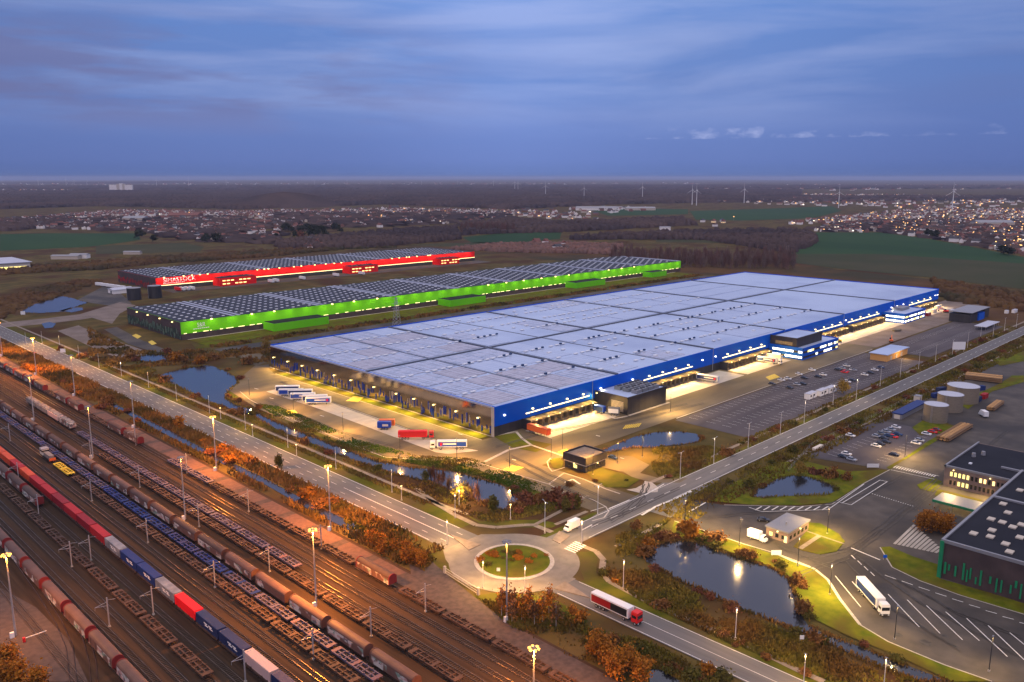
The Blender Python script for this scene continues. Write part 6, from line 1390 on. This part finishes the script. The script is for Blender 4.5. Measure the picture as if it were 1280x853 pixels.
# ------------------------------------------------------------------ far country
def canopy(name, P, step, h, m, seed, kind='stuff'):
    """a wood as one ragged mass: jittered crowns on a grid inside the outline"""
    g = np.random.default_rng(seed); xs = [p[0] for p in P]; ys = [p[1] for p in P]
    X, Y = np.meshgrid(np.arange(min(xs),max(xs),step), np.arange(min(ys),max(ys),step)); X = X.ravel()+g.uniform(-.45,.45,X.size)*step; Y = Y.ravel()+g.uniform(-.45,.45,Y.size)*step
    ok = np_inpoly(X, Y, P); X, Y = X[ok], Y[ok]; n = len(X)
    r = step*(.55+.3*g.random(n)); H = h*(.6+.6*g.random(n))
    ring = 5; V = [np.stack([X+g.normal(0,.1,n)*r, Y+g.normal(0,.1,n)*r, H], 1)]
    for zf, rf in ((.70,.72),(.05,.9)):
        for k in range(ring):
            a = 2*np.pi*k/ring+g.uniform(-.4,.4,n); q = r*rf*(.75+.5*g.random(n)); V.append(np.stack([X+np.cos(a)*q, Y+np.sin(a)*q, H*(zf+.12*g.normal(size=n)*(zf > .1))], 1))
    V = np.concatenate(V, 0); i = np.arange(n); F = []
    for k in range(ring):
        k2 = (k+1) % ring
        F.append(np.stack([i, i+n*(1+k), i+n*(1+k2), i+n*(1+k2)], 1)); F.append(np.stack([i+n*(1+k), i+n*(1+ring+k), i+n*(1+ring+k2), i+n*(1+k2)], 1))
    F = np.concatenate(F, 0); tri = F[:,2] == F[:,3]
    T = F[tri][:,:3]; Q = F[~tri]; T2 = np.concatenate([T, Q[:,[0,1,2]], Q[:,[0,2,3]]], 0)
    return np_obj(name, V, T2, m, None, kind)
canopy('woodland', GP([(0,262),(120,258),(300,262),(480,256),(640,262),(640,238),(0,240)]), 26, 15, 'wood', 1)
canopy('woodland', GP([(640,262),(760,256),(870,254),(1000,246),(1000,238),(640,238)]), 30, 15, 'wood', 2)
canopy('woodland', GP([(0,238),(1280,236),(1280,233),(900,232),(500,232),(0,233)]), 90, 17, 'wood', 3)
canopy('woodland', GP([(0,276),(100,272),(60,285),(0,290)]), 16, 10, 'wood', 4)
canopy('woodland', GP([(345,304),(420,296),(470,292),(570,285),(575,300),(520,305),(440,312),(350,312)]), 11, 10, 'wood', 5)
canopy('woodland', GP([(576,282),(640,276),(700,280),(850,274),(870,282),(790,286),(700,291),(640,292),(580,294)]), 14, 12, 'wood', 6)
canopy('woodland', GP([(700,300),(760,296),(860,292),(985,290),(1020,296),(985,303),(860,300),(780,300)]), 12, 12, 'wood', 7)
canopy('woodland', GP([(560,312),(620,306),(720,305),(780,308),(760,318),(640,316)]), 8, 6, 'wood_warm', 8)
canopy('woodland', GP([(880,300),(985,303),(1020,296),(1020,305),(985,318),(930,308)]), 10, 11, 'wood', 9)
canopy('woodland', GP([(1180,376),(1220,382),(1280,390),(1280,368),(1220,360),(1165,352)]), 8, 6, 'heath', 10)
canopy('scrub', GP([(0,345),(60,340),(120,338),(200,330),(330,322),(430,312),(520,309),(330,314),(200,322),(100,330),(0,336)]), 8, 5, 'heath', 11)
canopy('scrub', GP([(0,400),(40,380),(90,366),(130,352),(100,350),(40,362),(0,375)]), 6, 3, 'heath', 12)
canopy('woodland', GP([(860,254),(1280,250),(1280,246),(1000,246)]), 40, 13, 'wood', 14)
# spoil heap on the wooded horizon
x, y = G(355,258); rr = 210
vs = []; n = 36
for k, (q, z) in enumerate(((1,0),(.72,22),(.45,44),(.22,55),(.0,60))):
    for i in range(n): a = 6.283*i/n; w_ = 1+.12*math.sin(3*a+k)+.05*math.sin(7*a); vs.append((x+rr*q*w_*math.cos(a)*1.4, y+rr*q*w_*math.sin(a), z))
mb = MB(); mb.add(vs, [(k*n+i,k*n+(i+1)%n,(k+1)*n+(i+1)%n,(k+1)*n+i) for k in range(4) for i in range(n)]); struct(mb.build('spoil_heap_hill', 'wood', smooth=True))
for px, w_, hh in ((575/4,1800,30),(850/4,900,40),(100,2600,24)):
    x, y = G(px, 229); mb = MB(); vs = []
    for k, (q, z) in enumerate(((1,0),(.7,.5),(.4,.85),(.0,1))):
        for i in range(n): a = 6.283*i/n; vs.append((x+w_*q*math.cos(a), y+w_*q*math.sin(a), z*hh))
    mb.add(vs, [(k*n+i,k*n+(i+1)%n,(k+1)*n+(i+1)%n,(k+1)*n+i) for k in range(3) for i in range(n)]); struct(mb.build('distant_hill', 'wood', smooth=True))
# row of tall bare poplars behind the warehouses
kP = [Kind(bare('bare_poplar', 19, 6, 330, 61+i, m, 1.1)) for i, m in enumerate(('wood_warm','twig','wood_warm'))]
i = 0
for row in range(3):
    for k in range(38):
        px = 765+k*6.1+rnd.uniform(-2,2); py = 333+(k*6.1)*.012-row*4+rnd.uniform(-1,1)
        x, y = G(px, py); kP[i % 3].put((x,y,0), rnd.random()*6, 'tall bare poplar in the plantation behind the blue warehouse', 'bare poplars behind the warehouses', (1,1,.8+.3*rnd.random())); i += 1
for k in range(30):
    px = 577+k*2.2+rnd.uniform(-1,1); x, y = G(px, 291+rnd.uniform(-2,1)); kP[i % 3].put((x,y,0), rnd.random()*6, 'tall bare poplar in the distant row by the village', 'distant bare poplars', 1.1); i += 1
for k in kP: k.done()
# dark evergreens and orange trees among the houses
kE = [Kind(tree('evergreen_tree','leaf_dark',13,12,240,71,2.2)), Kind(tree('evergreen_tree','leaf_dark',11,9,200,72,2.0))]
for j, (px, py) in enumerate([(rnd.uniform(345,430), rnd.uniform(289,298)) for _ in range(26)]+[(175,299),(193,303),(255,304),(262,302),(270,303),(258,300),(1160,296),(1164,297),(1168,298),(1253,318),(1258,319),(1262,320)]):
    x, y = G(px, py); kE[j % 2].put((x,y,0), rnd.random()*6, 'dark evergreen tree at the edge of the left village' if px < 600 else 'dark evergreen tree where the big field meets the right hand town', 'evergreens by the left village' if px < 600 else 'evergreens by the right hand town', .8+.5*rnd.random())
kN = Kind(tree('autumn_tree','leaf_rust',14,12,240,73,2.2)); x, y = G(376,298); kN.put((x,y,0), 0, 'single rust coloured tree in front of the left village')
kN.done(); [k.done() for k in kE]
# houses
def house(wall, roof, L_, w, h, win):
    r = thing('house', 'proto', 'house'); MB().box(-L_/2,L_/2,-w/2,w/2,0,h).build('wall', wall, r)
    o = MB().profx([(0,0)]*0 or [(-L_/2-.3,h),(L_/2+.3,h),(L_/2+.3,h+.15),(-L_/2-.3,h+.15)], -w/2-.3, w/2+.3); o = MB()
    o.profy([(-w/2-.4,h),(w/2+.4,h),(0,h+w*.42)], -L_/2-.3, L_/2+.3); ro = o.build('roof', roof, r)
    MB().box(L_*.25,L_*.25+.8,-.4,.4,h+w*.25,h+w*.42+1.0).build('chimney', 'wall_brick', ro)
    if win:
        mb = MB()
        for k in (-.3,.12): mb.box(L_*k-.75,L_*k+.75,-w/2-.06,-w/2+.02,1.0,2.5); mb.box(-L_/2-.06,-L_/2+.02,w*k-.7,w*k+.7,1.0,2.5)
        mb.build('window', win, r)
    return r
HK = [(('white','red'),Kind(house('wall_white','tile_red',12,9,5,None))),(('white','dark'),Kind(house('wall_white','tile_slate',13,9,5.4,None))),(('cream','brown'),Kind(house('wall_cream','tile_brown',12,9,4.6,None))),(('brick','red'),Kind(house('wall_brick','tile_red',12,9,5.2,None))),(('white','brown'),Kind(house('wall_white','tile_brown',11,9,4.4,None))),
      (('lit cream','red'),Kind(house('wall_cream','tile_red',12,9,5,'win_warm'))),(('lit white','brown'),Kind(house('wall_white','tile_brown',12,9,5,'win_warm')))]
def village(poly, n, sp, where, grp, lit=.12, seed=1):
    r = random.Random(seed); P = GP(poly); xs = [p[0] for p in P]; ys = [p[1] for p in P]; pts = []
    tries = 0
    while len(pts) < n and tries < n*400:
        tries += 1; x, y = r.uniform(min(xs),max(xs)), r.uniform(min(ys),max(ys))
        x = round(x/(sp*1.7))*sp*1.7+r.uniform(-3,3); y = round(y/(sp*1.1))*sp*1.1+r.uniform(-3,3)
        if inpoly(x, y, P) and all((x-a)**2+(y-b)**2 > sp*sp*.8 for a, b in pts): pts.append((x,y))
    return pts, r
def houses(poly, n, sp, where, grp, lit, seed):
    pts, r = village(poly, n, sp, where, grp, lit, seed)
    for x, y in pts:
        k = r.randrange(5) if r.random() > lit else 5+r.randrange(2); (wc, rc), kd = HK[k]
        kd.put((x,y,0), r.choice((0,1.57,3.14,.8))+r.uniform(-.15,.15), f'{wc} house with {rc} roof {where}', grp, (.85+.4*r.random(),.9+.2*r.random(),.9+.35*r.random()))
    return pts
V1 = [(0,288),(60,286),(170,290),(230,301),(345,305),(350,290),(300,272),(150,272),(0,280)]
V2 = [(345,289),(430,286),(520,283),(640,274),(640,268),(480,265),(330,268)]
V3 = [(1010,290),(1100,291),(1160,298),(1200,304),(1280,320),(1280,276),(1160,274),(1040,280)]
T_ = []
T_ += houses(V1, 105, 26, 'in the left village beyond the red warehouse', 'houses of the left village', .06, 1)
T_ += houses(V2, 50, 30, 'in the village beyond the dark evergreens', 'houses of the middle village', .10, 2)
T_ += houses(V3, 125, 24, 'in the right hand town beyond the big field', 'houses of the right hand town', .34, 3)
T_ += houses([(372,312),(405,312),(405,300),(372,300)], 7, 18, 'in the hamlet in front of the dark evergreens', 'houses of the hamlet', 0, 4)
houses([(662,312),(708,314),(706,305),(664,305)], 5, 20, 'behind the middle of the green warehouse', 'houses behind the green warehouse', 0, 5)
houses([(872,284),(905,284),(905,277),(872,277)], 5, 30, 'by the poplars right of centre', 'houses by the poplars', .3, 6)
for _, k in HK: k.done()
# the rest of the towns: masses of roofs and lights nobody could count
def town(name, poly, n, sp, seed, lit, size=11, lights=True):
    g = np.random.default_rng(seed); P = GP(poly); xs = [p[0] for p in P]; ys = [p[1] for p in P]
    k = int(n*3); X = g.uniform(min(xs),max(xs),k*4); Y = g.uniform(min(ys),max(ys),k*4); ok = np_inpoly(X,Y,P); X, Y = X[ok][:n], Y[ok][:n]
    mb = MB(); r = random.Random(seed)
    for x, y in zip(X, Y):
        x, y = float(x), float(y)
        L_, w, h = size*r.uniform(.7,1.5), size*r.uniform(.6,.9), r.uniform(4,6.5); mw = r.choice((0,0,1,2)); mr = r.choice((3,4,5,3)); a = r.random()*3.14; c, s_ = math.cos(a), math.sin(a)
        R_ = lambda p: (x+p[0]*c-p[1]*s_, y+p[0]*s_+p[1]*c, p[2])
        b = [(-L_/2,-w/2,0),(L_/2,-w/2,0),(L_/2,w/2,0),(-L_/2,w/2,0),(-L_/2,-w/2,h),(L_/2,-w/2,h),(L_/2,w/2,h),(-L_/2,w/2,h),(-L_/2,0,h+w*.4),(L_/2,0,h+w*.4)]
        mb.add([R_(p) for p in b], [(0,1,5,4),(1,2,6,9,5),(2,3,7,6),(3,0,4,8,7)], mw); o = len(mb.v)-10
        for f in ((4,5,9,8),(6,7,8,9)): mb.f.append(tuple(o+q for q in f)); mb.m.append(mr)
        if r.random() < lit:
            q = r.uniform(.9,1.5)*size/11; z = r.uniform(3,7); m_ = 6 if r.random() < .75 else 7; xx, yy = x-8, y-8
            mb.add([(xx-q,yy+q,z-q*.6),(xx+q,yy-q,z-q*.6),(xx+q,yy-q,z+q*.6),(xx-q,yy+q,z+q*.6)], [(0,1,2,3)], m_)
    return mb.build(name, ['wall_white','wall_cream','wall_brick','tile_red','tile_brown','tile_slate','far_light','far_white'], kind='stuff')
town('distant_town', [(0,280),(150,271),(300,270),(345,284),(340,266),(150,264),(0,276)], 620, 22, 1, .03)
town('distant_town', [(335,268),(640,270),(690,274),(760,278),(700,268),(640,264),(480,261),(330,264)], 420, 24, 2, .06)
town('distant_town', [(960,282),(1040,280),(1160,273),(1280,277),(1280,262),(1150,262),(1040,272)], 520, 26, 3, .36)
town('distant_town', [(860,252),(1010,258),(1180,262),(1280,258),(1280,247),(1150,244),(1000,243),(860,246)], 620, 60, 4, .40, 16)
town('distant_town', [(0,241),(100,241),(100,236),(0,236)], 60, 90, 5, .35, 24)
town('distant_town', [(880,240),(1280,238),(1280,232),(1000,231),(880,234)], 220, 90, 6, .5, 34)
town('distant_town', [(0,234),(400,231),(900,231),(900,229),(0,229)], 140, 90, 7, .5, 46)
town('distant_town', V1, 260, 22, 11, .02, 9)
town('distant_town', V2, 160, 24, 12, .05, 9)
town('distant_town', V3, 330, 22, 13, .25, 9)
town('distant_town', [(640,270),(700,276),(830,262),(760,258),(640,264)], 70, 30, 8, .06, 14)
canopy('garden_trees', GP(V1), 46, 8, 'wood', 21); canopy('garden_trees', GP(V2), 55, 9, 'wood', 22); canopy('garden_trees', GP(V3), 44, 8, 'wood', 23)
# apartment slab, church, sheds
x, y = G(152,238); t = thing('apartment_block', 'pale twin slab apartment block rising from the wooded horizon', 'apartment block', (x,y,0), math.radians(-45))
for k, (a, b, h) in enumerate(((-110,-42,52),(-40,-14,60),(-12,14,64),(16,36,60),(38,106,50))): MB().box(a,b,-14,14,0,h).build('slab', 'wall_white' if k % 2 == 0 else 'wall_cream', t)
x, y = G(491,263); t = thing('church', 'small church with a pointed spire in the middle village', 'church', (x,y,0)); MB().box(-8,26,-7,7,0,10).build('nave', 'wall_brick', t); MB().profy([(-7.5,10),(7.5,10),(0,17)], -8, 26).build('nave_roof', 'tile_slate', t); MB().box(-15,-8,-3.5,3.5,0,20).build('tower', 'wall_brick', t); MB().tube((-11.5,0,20),(-11.5,0,38),4.6,.1,4).build('spire', 'tile_slate', t)
for px, py, L_, w, h, m, lab in ((745,263,150,40,9,'wall_white','long white roofed shed among fields at the centre of the horizon'),(800,263,110,36,8,'wall_cream','second long shed right of the white one in the distance'),(763,262,90,30,7,'wall_white','low white shed between two longer ones in the distance'),(831,288,24,14,7,'wall_white','lone white barn in the fields right of centre'),(166,318,26,10,4,'wall_cream','low white shed in front of the left green field'),(83,324,40,12,5,'wall_cream','grey shed row beyond the depot'),(100,323,26,12,6,'wall_white','white shed right of the grey row near the depot'),(232,273,90,50,10,'wall_brick','large red brick hall inside the left village'),(170,276,60,40,8,'wall_cream','grey hall inside the left village'),(1240,283,90,40,10,'wall_cream','long pale hall inside the right hand town'),(60,409,10,6,3,'wall_white','tiny hut')):
    if lab == 'tiny hut': continue
    x, y = G(px, py); t = thing('shed', lab, 'shed', (x,y,0), math.radians(-45)); MB().box(-L_/2,L_/2,-w/2,w/2,0,h).build('wall', m, t); MB().profy([(-w/2-.5,h),(w/2+.5,h),(0,h+w*.14)], -L_/2-.5, L_/2+.5).build('roof', 'gray_metal' if 'brick' not in lab else 'tile_red', t)
# wind turbines
def turbine():
    t = thing('wind_turbine', 'proto', 'wind turbine'); MB().tube((0,0,0),(0,0,72),2.0,1.2,10).build('tower', 'white_paint', t); MB().box(-2,5,-1.6,1.6,70.5,74).build('nacelle', 'white_paint', t)
    for k in range(3):
        a = math.pi/2+k*2*math.pi/3; o = MB().tube((-2.6,0,72),(-2.6,34*math.cos(a),72+34*math.sin(a)),.9,.25,6).build('blade', 'white_paint', t)
    MB().tube((-3.4,0,72),(-1.9,0,72),.6,1.5,8).build('hub', 'white_paint', t); return t
kt = Kind(turbine())
for i, (px, py, s_) in enumerate(((48,232,1.1),(83,233,1.3),(93,232,1),(109,232,1),(196,234,1.2),(236,234,1.2),(283,233,1.1),(345,231,.9),(393,231,.9),(434,231,.9),(475,231,.8),(527,231,.8),(572,231,.8),(617,234,1),(643.5,238,1.05),(647.5,239,1.0),(682,245,.9),(730,248,.8),(803,248,.9),(865,256,.9),(870.5,257,.9),(930,254,.9),(1048,260,.85),(1190,264,.98))):
    x, y = G(px, py); h = s_; kt.put((x,y,0), math.radians(225+rnd.uniform(-30,30)), f'{ordn(i)} wind turbine from the left along the horizon', 'wind turbines on the horizon', s_)
kt.done()
# street lamps of the nearest streets in the right hand town glow orange
def slamp():
    t = thing('street_lamp', 'proto', 'street lamp'); MB().tube((0,0,0),(0,0,8),.15,.1,6).build('pole', 'steel_pole', t); MB().box(-.9,.9,-.9,.9,8,9.2).build('lamp', 'far_light', t); return t
ks_ = Kind(slamp()); r = random.Random(77); P = GP(V3); n = 0
while n < 60:
    px, py = r.uniform(990,1280), r.uniform(270,318)
    x, y = G(px, py)
    if inpoly(x, y, P): ks_.put((x,y,0), 0, 'glowing orange street lamp among the houses of the right hand town', 'street lamps of the right hand town', .7+.5*r.random()); n += 1
for px, py in ((477,274),(461,274),(1118,277),(917,276)):
    x, y = G(px, py); ks_.put((x,y,0), 0, {477:'bright orange street lamp right of a similar one in the middle village',461:'bright orange street lamp left of a similar one in the middle village',1118:'bright orange lamp above the right hand town',917:'bright orange lamp at the houses by the poplars'}[px], None, 1.3)
ks_.done()
